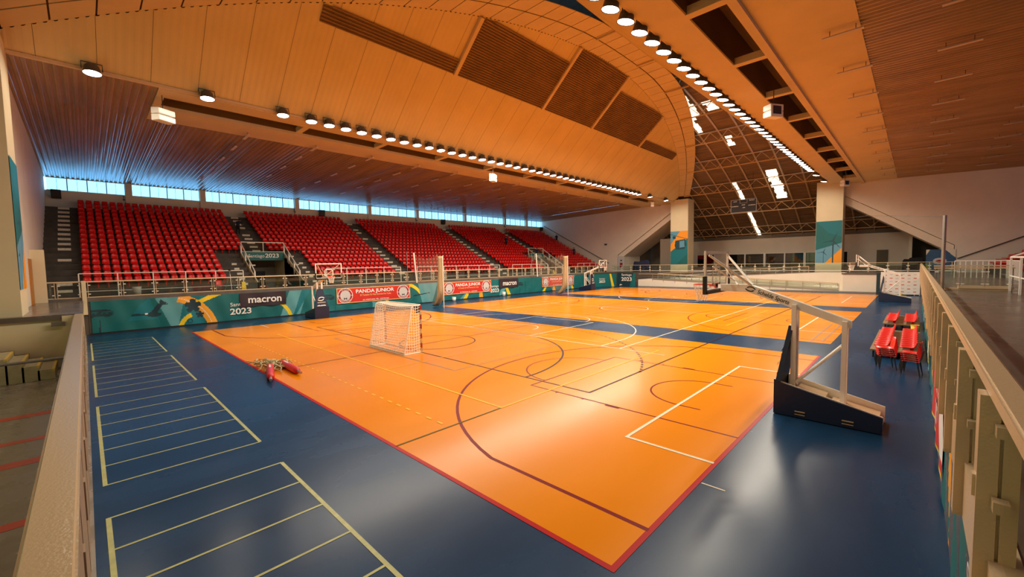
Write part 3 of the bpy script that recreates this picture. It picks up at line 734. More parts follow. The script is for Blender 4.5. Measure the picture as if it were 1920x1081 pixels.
def glass_rail(name, label, x, ya, yb, step, z0, ztop, top_m='rail_cream', court=1, toprad=.045, floor_z=None, ext=.15):
    """glass panels clamped between paired flat posts; runs along Y at x"""
    g = tag(empty(name, (0, 0, 0)), label, 'railing')
    MB().tube([(x, ya, ztop-toprad), (x, yb, ztop-toprad)], toprad, 8).build('top_rail', top_m, g)
    MB().box(x-.02, x+.02, ya, yb, z0+.12, z0+.17).build('bottom_rail', top_m, g)
    n = int(round((yb-ya)/step)); st = (yb-ya)/n
    pm = MB().box(-.012, .05, -.065, -.04, z0-ext, ztop-.05).box(-.012, .05, .04, .065, z0-ext, ztop-.05).mesh('post', top_m)
    cm = MB().box(-.015, .03, .065, .16, -.025, .025).mesh('clamp', 'white_paint')
    gm = MB().box(-.005, .005, .1, st-.1, z0+.2, ztop-.14).mesh('glass_panel', 'glass')
    for k in range(n+1):
        y = ya+st*k; p = put('post', pm, g, (x, y, 0))
        for z in (ztop-.24, z0+.33): put('clamp', cm, p, (0, 0, z)); put('clamp', cm, p, (0, -.225, z))
        if k < n: put('glass_panel', gm, g, (x, y, 0))
    return g
glass_rail('glass_railing', 'long cream glass panel railing above the teal banners on the left', -34.46, .05, 55.9, 1.53, WZ, 3.14)
glass_rail('glass_railing', 'short glass railing between left cream column and the banner corner', -34.46, -2.15, -.15, 1.0, WZ, 3.14)
cp = MB().box(-34.55, -34.2, -.16, .03, 1.2, 3.16).build('corner_post', 'cream_wall'); tag(bevel(cp, .01, 1), 'cream upright post at the left end of the banner wall', 'post')
# entrance portals: sign, guard, sloping hand rails
def portal(a, b, label_sign, label_rail):
    s = tag(MB().box(tx(11)+.05, tx(11)+.10, a+.02, b-.02, 4.42, 5.18).build('entrance_sign', 'teal'), label_sign, 'sign')
    put_text('Santiago', .42, (tx(11)+.12, a+1.15, 4.82), (0, 1, 0), (0, 0, 1), s, offs=.003, wid=1.3); put_text('2023', .52, (tx(11)+.12, a+2.45, 4.84), (0, 1, 0), (0, 0, 1), s, offs=.02, wid=1.15)
    g = tag(empty('entrance_railing'), label_rail, 'railing'); x = tx(11)+.03
    MB().beam((x, a, 6.08), (x, b, 6.08), .06, .06).build('top_rail', 'white_paint', g); MB().beam((x, a, 5.22), (x, b, 5.22), .05, .06).build('bottom_rail', 'rail_cream', g)
    for y in (a, (a+b)/2, b): MB().beam((x, y, 5.18), (x, y, 6.05), .07, .07).build('post', 'rail_cream', g)
    for ya, yb in ((a, (a+b)/2), ((a+b)/2, b)): MB().box(x-.01, x+.01, ya+.1, yb-.1, 5.3, 5.95).build('glass_panel', 'glass', g)
    for y in (a-.02, b+.02):
        h = empty('slope_rail'); h.parent = g
        for dz in (0, -.85): MB().beam((x, y, 5.95+dz), (x+3.9, y, 3.45+dz*.9), .07, .08).build('rail_bar', 'white_paint', h)
        for t in (0, .33, .66, 1): MB().beam((x+3.9*t, y, 5.0-2.95*t), (x+3.9*t, y, 5.95-2.5*t), .10, .10).build('post', 'white_paint', h)
        for t in (.33, .66): MB().box(x+3.9*t-.02, x+3.9*t+.05, y+.05, y+.4, 5.5-2.4*t, 5.6-2.4*t).build('bracket', 'white_plate', h)
portal(*POR[0], 'teal lettered sign over the nearer grandstand entrance', 'white railing round the nearer grandstand entrance')
portal(*POR[1], 'teal lettered sign over the farther grandstand entrance', 'white railing round the farther grandstand entrance')
wr_ = tag(MB().tube([(-52.6, YF-.12, 10.9), (-38.2, YF-.12, 3.5)], .05, 6).build('wall_handrail', 'wire'), 'dark sloping handrail on the far left white wall', 'handrail')
wr2 = tag(MB().tube([(FR(-52.6), YF-.12, 10.9), (FR(-36.8), YF-.12, 3.4)], .05, 6).build('wall_handrail', 'wire'), 'dark sloping handrail on the far right white wall', 'handrail')
# ================================================================ right grandstand, mirrored (only its far end is in view)
rst = tag(empty('grandstand'), 'dark concrete grandstand steps at the right edge', 'grandstand')
for i in range(17):
    a, b = sorted((FR(tx(i)-(.9 if i == 0 else 0)), FR(tx(i+1))))
    MB().box(a, b, YN, YF, WZ-.05 if i > 10 else tread(i)-.55, tread(i)).build('step', 'concrete', rst)
rs = []
for i in range(17):
    for y in [25+.5*k for k in range(24)]+[54.3+.5*k for k in range(16)]+([39.9+.5*k for k in range(14)]): rs.append((0, i, 0, FR(tx(i)+.46), y, tread(i)))
seat_mass('grandstand_seats', rs, True, 'rows of red plastic seats of the right grandstand at the right edge')
struct(MB().box(.40, FR(tx(17)), YN-2, 60.6, -.3, WZ).build('floor_walkway_right', 'walkway'))
# ================================================================ right railing beside the camera
rr = tag(empty('walkway_railing'), 'broad cream steel railing running away along the right walkway', 'railing')
RX, RZ = .355, 3.05
bevel(MB().box(RX-.055, RX+.055, -.02, 56.5, RZ-.085, RZ).build('top_rail', 'rail_cream', rr), .012, 2)
pm = MB().box(-.085, -.008, -.07, .07, 1.62, RZ-.08).box(.006, .068, -.07, .07, 1.62, RZ-.08).box(-.008, .006, -.04, .04, 1.62, RZ-.12)
pm = pm.mesh('post', 'rail_cream'); cm = MB().box(-.03, .03, .085, .16, -.03, .03).mesh('clamp', 'rail_cream'); tb = MB().box(-.098, -.085, -.03, .03, -.06, .06).mesh('lug', 'rail_cream')
gm = MB().box(-.006, .006, .12, 1.38, WZ+.15, RZ-.16).mesh('glass_panel', 'clear_glass')
for k in range(37):
    y = 1.9+1.5*k; p = put('post', pm, rr, (RX, y, 0))
    for z in (RZ-.25, WZ+.35): put('clamp', cm, p, (0, 0, z)); put('clamp', cm, p, (0, -.245, z))
    put('lug', tb, p, (0, 0, 2.45))
    put('glass_panel', gm, rr, (RX, y, 0))
MB().box(RX-.03, RX+.10, -.02, 56.5, 1.62, WZ+.02).build('slab_edge', 'rail_cream', rr)
struct(MB().box(.43, .55, -.1, 56.5, 0, 1.6).build('wall_court_right', 'fascia'))
def santiago(parent, org, u, v, s=1.0, k=1.0):
    n = Vector(u).cross(Vector(v))*.02; o = Vector(org)+n; U = Vector(u); V = Vector(v)
    put_text('Santiago', .36*s, tuple(o+V*.30*s), u, v, parent, offs=.003, wid=1.25*s*k); put_text('2023', .58*s, tuple(o-V*.20*s), u, v, parent, offs=.022, wid=1.3*s*k)
def arcs(W0, H, m1=2, m2=3): return [('poly', band(W0-2.2, -.4, 2.0, 2.5, 0, 75), m2), ('poly', band(W0-2.2, -.4, 2.22, 2.25, 0, 75), 1)]
rb_m = ['teal', 'teal_light', 'yellow', 'amber', 'teal_dark', 'teal_mid']
rb_n = [('nearest', 2.0, 9.0), ('second', 9.0, 17.0), ('third', 17.0, 27.0), ('farthest', 27., 40.)]
for nm, a, b in rb_n:
    W = b-a
    o = painted('teal_banner', (.40, b, .06), (0, -1, 0), (0, 0, 1), W, 1.54, rb_m, [('poly', [(W-2.5, 0), (W-1.2, 0), (W-2.6, 1.54), (W-3.4, 1.54)], 1), ('poly', [(W-3.2, 0), (W-2.95, 0), (W-3.3, 1.54), (W-3.5, 1.54)], 2), ('poly', [(1.5, 0), (2.0, 0), (1.4, 1.54), (1.0, 1.54)], 3)], .06, .012)
    tag(o, 'teal event banner on right court wall, %s one below the walkway railing' % nm, 'banner')
    santiago(o, (.385, a+2.2, .85), (0, -1, 0), (0, 0, 1))
pb = painted('red_banner', (.37, 13.2, .25), (0, -1, 0), (0, 0, 1), 4.2, 1.25, ['banner_red', 'banner_cream', 'print_white', 'yellow'], [('poly', [(0, 0), (4.2, 0), (4.2, .07), (0, .07)], 3), ('poly', [(3.2, .2), (4.1, .2), (4.1, 1.1), (3.2, 1.1)], 2)], .05, .012)
tag(pb, 'red banner with yellow hem on right court wall below the railing', 'banner')
# net post with its cable behind the right railing
npst = tag(empty('net_post', (.93, 28.9, WZ)), 'tall slender grey post behind the far right railing', 'post'); MB().tube([(0, 0, 0), (0, 0, 3.6)], .075, 10).build('pole', 'metal', npst); MB().lathe([(0, .02), (.2, .02), (.2, .0), (0, 0)], (0, 0, 0), 12).build('base_plate', 'metal', npst)
MB().tube([(0, 0, 3.55), (-4, 18, 5.2), (-7.2, 33.5, 6.2)], .012, 4).build('cable', 'wire', npst)
# glass screen across the right walkway and the entrance behind it
gs = tag(empty('walkway_screen', (0, 29.6, WZ)), 'glass screen with cream rails crossing the right walkway', 'railing')
for z in (1.06, 1.16): MB().box(.65, 3.25, -.03 if z < 1.1 else .25, .05 if z < 1.1 else .33, z-.03, z+.03).build('rail', 'rail_cream', gs)
MB().box(.6, 3.2, -.05, .3, 0, .08).build('kerb', 'rail_cream', gs); MB().box(1.5, 3.25, -.1, .35, .08, .2).build('kerb', 'rail_cream', gs)
for x in (.7, 1.55, 2.35, 3.2): MB().box(x-.02, x+.02, -.02, .02, .1, 1.05).build('post', 'metal', gs)
for x in (.7, 1.55, 2.35): MB().box(x+.08, x+.75, -.006, .006, .15, 1.0).build('glass_panel', 'glass', gs)
for x in (.75, 1.5, 1.62, 2.3, 2.42, 3.1):
    for z in (.3, .88): MB().box(x-.07, x+.07, -.04, -.006, z-.025, z+.025).build('clamp', 'white_paint', gs)
sr = tag(empty('stair_railing', (3.1, 26.8, WZ)), 'white tubular stair railing at the right edge beside red seats', 'railing')
for p in ((0, 0), (.55, -.9), (0, 2.6)): MB().beam((p[0], p[1], 0), (p[0], p[1], 1.55), .07, .07).build('post', 'white_paint', sr)
MB().tube([(0, 2.6, 1.55), (0, 0, 1.55), (.55, -.9, 1.55), (3.5, -.9, 3.0)], .04, 8).build('top_rail', 'white_paint', sr); MB().tube([(0, 2.6, .7), (0, 0, .7), (.55, -.9, .5)], .03, 8).build('mid_rail', 'white_paint', sr)
MB().tube([(0, 2.6, 1.55), (4.0, 2.6, 3.4)], .04, 8).build('slope_rail', 'white_paint', sr)
fr = tag(empty('baluster_railing', (2.1, 46, WZ)), 'white baluster railing on the far right walkway before the red seats', 'railing')
MB().tube([(0, 0, 1.25), (2.6, 0, 1.25), (2.6, -5, 1.25)], .04, 8).build('top_rail', 'white_paint', fr)
for k in range(10): MB().beam((k*.285, 0, 0), (k*.285, 0, 1.25), .05, .05).build('baluster', 'white_paint', fr)
for k in range(10): MB().beam((2.6, -.5*k-.25, 0), (2.6, -.5*k-.25, 1.25), .05, .05).build('baluster', 'white_paint', fr)
# blue printed fabric on the far right wall, covered equipment in the lobby
bl = painted('wall_hanging', (.75, YF-.06, 2.3), (1, 0, 0), (0, 0, 1), 2.2, 2.1, ['inflatable', 'print_grey', 'green_print', 'white_wall', 'amber', 'ring_red'],
   [('poly', [(0, 1.5), (.3, 2.1), (0, 2.1)], 3), ('poly', [(2.2, 1.2), (1.4, 2.1), (2.2, 2.1)], 3), ('ell', (1.05, .85, .52, .36), 1), ('poly', [(0, 0), (.5, 0), (0, .7)], 2), ('poly', [(2.2, 0), (1.7, 0), (2.2, .5)], 2), ('ell', (1.3, 1.5, .14, .26), 4), ('ell', (1.05, .85, .28, .14), 5)], .05)
tag(bl, 'blue wall hanging with pale oval emblem at the far right wall', 'banner')
def tarp(c, sx, sy, sz, label, m='cloth_dark'):
    bm = bmesh.new(); bmesh.ops.create_icosphere(bm, subdivisions=3, radius=1)
    r = random.Random(int(c[0]*10))
    for v in bm.verts:
        x, y, z = v.co; k = 1+.10*math.sin(5*x+3*y)+.06*math.sin(9*y+4*z); bx = lambda t: math.copysign(abs(t)**.55, t)
        v.co = (bx(x)*sx*k, bx(y)*sy*k, max(-.0, bx(z))*sz*k if z > 0 else 0)
    me = bpy.data.meshes.new('covered_equipment'); bm.to_mesh(me); bm.free(); me.materials.append(M[m]); me.polygons.foreach_set('use_smooth', [True]*len(me.polygons))
    return tag(put('covered_equipment', me, None, c), label, 'equipment')
tarp((-.15, 66.5, WZ), .95, .8, 1.45, 'black covered heap beside the far white wall corner'); tarp((-31.5, 62.6, WZ), 1.5, .7, 1.75, 'dark blue covered heap left of the gondola poster column', 'cloth_blue')
# ================================================================ left edge beside the camera: parapet and lower corridor
pp_ = tag(empty('parapet'), 'glossy cream capped parapet running from the camera down the left edge', 'parapet')
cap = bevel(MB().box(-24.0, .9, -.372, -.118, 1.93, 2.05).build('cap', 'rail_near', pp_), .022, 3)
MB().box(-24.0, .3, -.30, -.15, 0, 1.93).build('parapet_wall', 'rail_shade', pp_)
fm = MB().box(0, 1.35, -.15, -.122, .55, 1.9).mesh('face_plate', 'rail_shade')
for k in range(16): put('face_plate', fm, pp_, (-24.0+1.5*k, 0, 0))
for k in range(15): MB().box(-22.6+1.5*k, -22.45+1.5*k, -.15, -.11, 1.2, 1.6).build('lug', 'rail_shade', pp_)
struct(MB().box(-34.4, .55, -14, -.1, -.3, -.001).build('floor_corridor', 'near_floor'))
def f_redp(parent):
    mb = MB()
    for x0, x1, y0, y1 in ((-12.6, -9.3, -1.0, -.38), (-16.6, -13.9, -1.25, -.38)):
        mb.box(x0, x1, y1-.28, y1, 0, .003); mb.box(x0, x0+.35, y0-1.5, y1, 0, .003); mb.box(x1-.25, x1, y0-1.5, y1, 0, .003)
    return mb.build('red_floor_marking', 'red_paint', parent)
cf = bpy.data.objects['floor_corridor']; f_redp(cf)
# block under the near left walkway, stairs along it
struct(MB().box(-34.4, -23.9, -3.2, -.15, 0, 2.0).build('wall_near_block', 'cream_wall')); struct(MB().box(-34.4, -23.75, -14, -.12, 1.86, WZ).build('floor_near_walkway', 'walkway'))
struct(MB().box(-23.9, -23.7, -.7, -.15, 0, 2.0).build('trim_4', 'cream_wall'))
nst = tag(empty('stairs', (-22.65, -.55, 0)), 'concrete stairs with yellow nosings beside the cream wall, lower left corner', 'stairs')
for k in range(12):
    y1 = -.35-.35*k
    MB().box(-1.1, 1.15, y1-.40, y1, 0, .17*(k+1)+.17).build('step', 'step_top', nst); MB().box(-1.1, 1.152, y1-.07, y1+.003, .17*(k+1)+.10, .17*(k+1)+.174).build('nosing', 'yellow_step', nst)
hr = tag(MB().tube([(-19.6, -3.5, .95), (-19.6, -.5, .95)], .045, 8).tube([(-19.6, -.55, 0), (-19.6, -.55, .95)], .03, 8).tube([(-19.6, -3.3, 0), (-19.6, -3.3, .95)], .03, 8).build('stair_handrail', 'grey_metal'), 'grey metal handrail in front of the yellow edged stairs', 'handrail')
wb1 = tag(MB().box(-23.72, -23.64, -.99, -.62, 1.62, 1.78).build('wall_box', 'grey_metal'), 'small grey box on the cream wall above the stairs', 'box')
ex = tag(empty('fire_extinguisher', (-20.6, -.62, 0)), 'small red fire extinguisher at the foot of the stairs', 'extinguisher')
MB().lathe([(0, .02), (.09, .02), (.095, .06), (.095, .42), (.06, .5), (.03, .52), (0, .52)], (0, 0, 0), 14).build('cylinder', 'pad_red', ex, True); MB().box(-.03, .07, -.015, .015, .52, .58).build('handle', 'black', ex)
dr = struct(MB().box(-33.6, -32.2, YN-.02, YN+.05, WZ, 4.4).build('door_2', 'orange_door'))
pb2 = struct(MB().box(-33.9, -33.65, YN, YN+.5, WZ, 4.9).build('trim_5', 'cream_wall'))
# ================================================================ banners on the left wall
BW = 12.3
def left_banner(nm, a, b, shapes, label, txt=None):
    W = b-a
    o = painted('teal_banner', (-34.28, a, .09), (0, 1, 0), (0, 0, 1), W, 1.86, ['teal', 'teal_light', 'yellow', 'amber', 'teal_dark', 'teal_mid', 'print_white'], shapes, .045, .018)
    tag(o, label, 'banner')
    if txt is not None: santiago(o, (-34.235, a+txt, .88), (0, 1, 0), (0, 0, 1), 1.0)
    return o
def palm(x):
    s = [('poly', [(x+.24, 0), (x+.32, 0), (x+.31, 1.05), (x+.25, 1.05)], 4), ('ell', (x+.28, 1.12, .62, .26), 4), ('ell', (x+.28, .84, .5, .10), 0)]
    for k, a in enumerate((-.52, -.34, -.16, .14, .32, .50)):
        s.append(('poly', [(x+.28+a*.35, 1.10), (x+.28+a*1.25, 1.14-.05*abs(a)), (x+.28+a*1.3, 1.10-.05*abs(a)), (x+.28+a*.35, 1.07)], 0)); s.append(('poly', [(x+.28+a*.4, 1.22), (x+.28+a*1.1, 1.25-.1*abs(a)), (x+.28+a*1.15, 1.22-.1*abs(a)), (x+.28+a*.4, 1.20)], 0))
    return s
def bird(x, z):
    s = [('poly', [(x, z+.02), (x+.75, z+.05), (x+.78, z+.14), (x+.05, z+.16)], 4), ('poly', [(x+.7, z), (x+1.0, z-.12), (x+1.35, z-.05), (x+1.45, z+.12), (x+.9, z+.22)], 4), ('poly', [(x+.85, z+.1), (x+1.2, z+.12), (x+1.5, z+.62), (x+1.3, z+.75)], 4), ('disc', (x+.72, z+.13, .06), 6)]
    for d in range(6): s.append(('poly', [(x+1.35, z+.6), (x+1.40+.07*d, z+1.0-.06*d), (x+1.46+.07*d, z+.96-.06*d), (x+1.5, z+.6)], 4))
    return s
def leaf(x, z, r):
    s = []
    for d in range(5):
        t = math.radians(90+72*d); s.append(('poly', [(x+r*.35*math.cos(t-1.1), z+r*.35*math.sin(t-1.1)), (x+r*.9*math.cos(t-.35), z+r*.9*math.sin(t-.35)), (x+r*math.cos(t), z+r*math.sin(t)), (x+r*.9*math.cos(t+.35), z+r*.9*math.sin(t+.35)), (x+r*.35*math.cos(t+1.1), z+r*.35*math.sin(t+1.1))], 4))
    return s+[('disc', (x, z, r*.5), 4)]
def ribbonarc(x): return [('poly', band(x-2.0, -.6, 2.2, 2.75, 8, 75), 3), ('poly', band(x-2.0, -.6, 2.44, 2.47, 8, 75), 6), ('poly', [(x-1.0, 1.25), (x-.75, 1.1), (x+1.2, 1.95), (x+.5, 1.95)], 2)]
sh1 = [('poly', [(0, 0), (0, 1.9), (1.1, 1.9), (2.0, 0)], 0), ('poly', [(1.55, .55), (2.1, 1.45), (2.6, 1.9), (3.1, 0), (2.9, .55)], 5), ('poly', [(2.85, 1.9), (4.35, 1.9), (3.95, 0), (3.55, 0)], 1), ('poly', [(4.35, 1.9), (3.95, 0), (5.3, 0), (5.3, 1.9)], 5)]+palm(.05)+bird(1.7, .78)+ribbonarc(5.35)+[('poly', band(4.95, -.2, .75, 1.0, 110, 175), 2)]+leaf(4.75, 1.22, .48)+leaf(5.1, .62, .24)+[('ring', (4.55, .22, .10, .14), 4)]
sh1 += [('poly', [(10.0, 0), (11.4, 0), (12.0, 1.9), (10.7, 1.9)], 1), ('poly', [(11.1, 0), (12.25, 1.9), (11.6, 1.9), (10.9, 0)], 5), ('poly', band(8.9, -.5, 1.75, 2.0, 10, 55), 2)]
left_banner('a', .15, 14.3, sh1+palm(13.2), 'teal banner with condor and vine leaf at the left end of the wall', 7.45)
left_banner('b', 14.3, 24.9, [('poly', [(3.3, 0), (4.4, 0), (3.6, 1.9), (3.1, 1.9)], 1), ('poly', band(3.2, -.2, 1.5, 1.75, 20, 60), 2), ('poly', band(6.3, -.6, 2.35, 2.65, 20, 75), 2), ('poly', [(8.4, 0), (9.6, 0), (10.3, 1.9), (8.0, 1.9)], 1), ('poly', [(7.4, .78), (9.3, .95), (9.4, .9), (7.5, .66)], 4)], 'teal banner behind the goal with one red sponsor sheet over it')
left_banner('c', 24.9, 37.6, [('poly', [(2.9, 0), (3.4, 0), (3.9, .8), (3.5, .8)], 2), ('poly', [(5.2, 0), (5.7, 0), (5.6, .8), (5.2, .8)], 3), ('poly', [(2.4, 0), (2.9, 0), (3.4, .7)], 1), ('poly', [(8.6, 0), (10.4, 1.9), (9.2, 1.9), (8.2, 0)], 1), ('poly', [(9.6, 0), (10.1, 0), (9.6, .9), (9.2, .9)], 2)]+palm(11.4), 'teal banner between the two tan divider curtains', 7.45)
left_banner('d', 37.6, 50.6, [('poly', [(3.2, 0), (3.7, 0), (4.2, .6), (3.8, .6)], 2), ('poly', [(5.3, 0), (5.9, 0), (5.8, .6), (5.4, .6)], 3), ('poly', [(8.2, 0), (9.2, 0), (10.4, 1.9), (9.6, 1.9)], 1), ('poly', [(9.5, 0), (10.0, 0), (9.5, 1.0), (9.2, 1.0)], 2)]+palm(7.3), 'teal banner beyond the second divider curtain')
def macron(y, w, h, z, label):
    o = painted('sponsor_banner', (-34.22, y, z), (0, 1, 0), (0, 0, 1), w, h, ['plum'], [], .06, .022, None, 1.6); tag(o, label, 'banner')
    put_text('macron', h*.72, (-34.17, y+w*.53, z+h*.5), (0, 1, 0), (0, 0, 1), o, offs=.022, wid=w*.72); return o
macron(7.55, 3.02, .98, .96, 'dark sponsor banner with white lettering hung over the condor banner'); macron(33.1, 3.15, 1.08, .9, 'dark sponsor banner with white lettering between the two divider curtains'); macron(50.4, 3.2, 1.05, .85, 'dark sponsor banner with white lettering farthest along the left wall')
def panda(y, w, label, x=-34.21):
    h = 1.28; z = .64; r = h*.47
    sh = [('poly', [(0, 0), (w, 0), (w, .05), (0, .05)], 1), ('poly', [(0, h-.05), (w, h-.05), (w, h), (0, h)], 1), ('poly', [(0, 0), (.05, 0), (.05, h), (0, h)], 1), ('poly', [(w-.05, 0), (w, 0), (w, h), (w-.05, h)], 1)]
    for cx in (r*1.22, w-r*1.22):
        sh += [('disc', (cx, h/2, r*1.06), 2), ('ring', (cx, h/2, r*.72, r*.98), 3)]+[('disc', (cx+r*.85*math.cos(math.radians(t)), h/2+r*.85*math.sin(math.radians(t)), .032), 2) for t in list(range(55, 130, 13))+list(range(215, 330, 13))+[0, 180]]
        sh += [ ('disc', (cx, h/2, r*.72), 4), ('poly', [(cx-.12, h*.23), (cx, h*.28), (cx+.12, h*.23), (cx+.12, h*.37), (cx, h*.32), (cx-.12, h*.37)], 5)]
    o = painted('sponsor_banner', (x, y, z), (0, 1, 0), (0, 0, 1), w, h, ['banner_red', 'banner_cream', 'print_white', 'ring_red', 'print_grey', 'print_black'], sh, .03, .008); tag(o, label, 'banner')
    put_text('PANDA JUNIOR', .42, (x+.03, y+w/2-.05, z+h*.72), (0, 1, 0), (0, 0, 1), o, offs=.025, wid=w*.52)
    put_text('El Tamaño Es Mas Grande De Todo', .2, (x+.03, y+w/2, z+h*.46), (0, 1, 0), (0, 0, 1), o, 'banner_cream', .02, wid=w*.42)
    put_text('AV. PORTUGAL 781 - SANTIAGO', .14, (x+.03, y+w/2, z+h*.13), (0, 1, 0), (0, 0, 1), o, offs=.02, wid=w*.36); return o
panda(14.4, 6.95, 'red banner with two round emblems behind the goal'); panda(25.2, 6.6, 'red banner with two round emblems between the two divider curtains'); panda(40.7, 6.85, 'red banner with two round emblems behind the farther divider curtain')
# boards at the far left corner
b1 = painted('advert_board', (-33.9, 50.7, .03), Vector((1.7, 5.0, 0)).normalized(), (0, 0, 1), 5.2, 1.9, rb_m, [('poly', [(.2, 0), (.7, 0), (1.0, 1.9), (.4, 1.9)], 3), ('poly', [(4.3, 0), (4.8, 0), (4.2, 1.9), (3.9, 1.9)], 2)], .06, .0)
tag(b1, 'teal board with two yellow bands near the far left court corner', 'board'); U = Vector((1.7, 5, 0)).normalized(); santiago(b1, tuple(Vector((-33.9, 50.7, .03))+U*2.5+Vector((0, 0, .95))), U, (0, 0, 1), .85)
b2 = painted('advert_board', (-32.15, 55.8, .02), (1, 0, 0), (0, 0, 1), 2.9, 2.0, ['teal_dark', 'teal', 'print_white', 'teal_mid'], [('poly', [(0, 0), (2.9, 0), (2.9, .5), (1.6, 1.4), (0, 2)], 0), ('poly', [(2.0, 0), (2.9, 0), (2.9, 2.0), (2.6, 2.0)], 1), ('poly', [(.3, .1), (.9, .25), (.5, .35)], 2)], .06)
tag(b2, 'dark green lettered board closing the far left court corner', 'board'); santiago(b2, (-30.6, 55.75, 1.35), (1, 0, 0), (0, 0, 1), 1.3)
# press backdrop at the far right
bd = tag(empty('press_backdrop', (-2.42, 54.4, 0), math.radians(2)), 'white press backdrop with red logos behind the far right hoop', 'backdrop')
painted('printed_sheet', (0, 0, .1), (1, 0, 0), (0, 0, 1), 2.75, 2.1, ['print_white', 'banner_red', 'print_grey'], [('poly', [(x, z), (x+.22, z), (x+.22, z+.07), (x, z+.07)], 1 if (i+j) % 2 else 2) for i, x in enumerate(np.arange(.2, 2.5, .42)) for j, z in enumerate(np.arange(.15+.05*(i % 2), 2, .33))], .035, .004, bd)
for x in (0, 2.75): MB().tube([(x, .04, 0), (x, .04, 2.25)], .025, 6).build('frame_tube', 'white_paint', bd)
MB().tube([(0, .04, 2.22), (2.75, .04, 2.22)], .025, 6).build('frame_tube', 'white_paint', bd)
for x in (.3, 2.4): MB().tube([(x, .04, .03), (x, .75, .03)], .025, 6).build('foot', 'white_paint', bd)
MB().box(-.34, -.05, -.0, .03, 0, 2.15).build('side_sheet', 'teal_dark', bd)
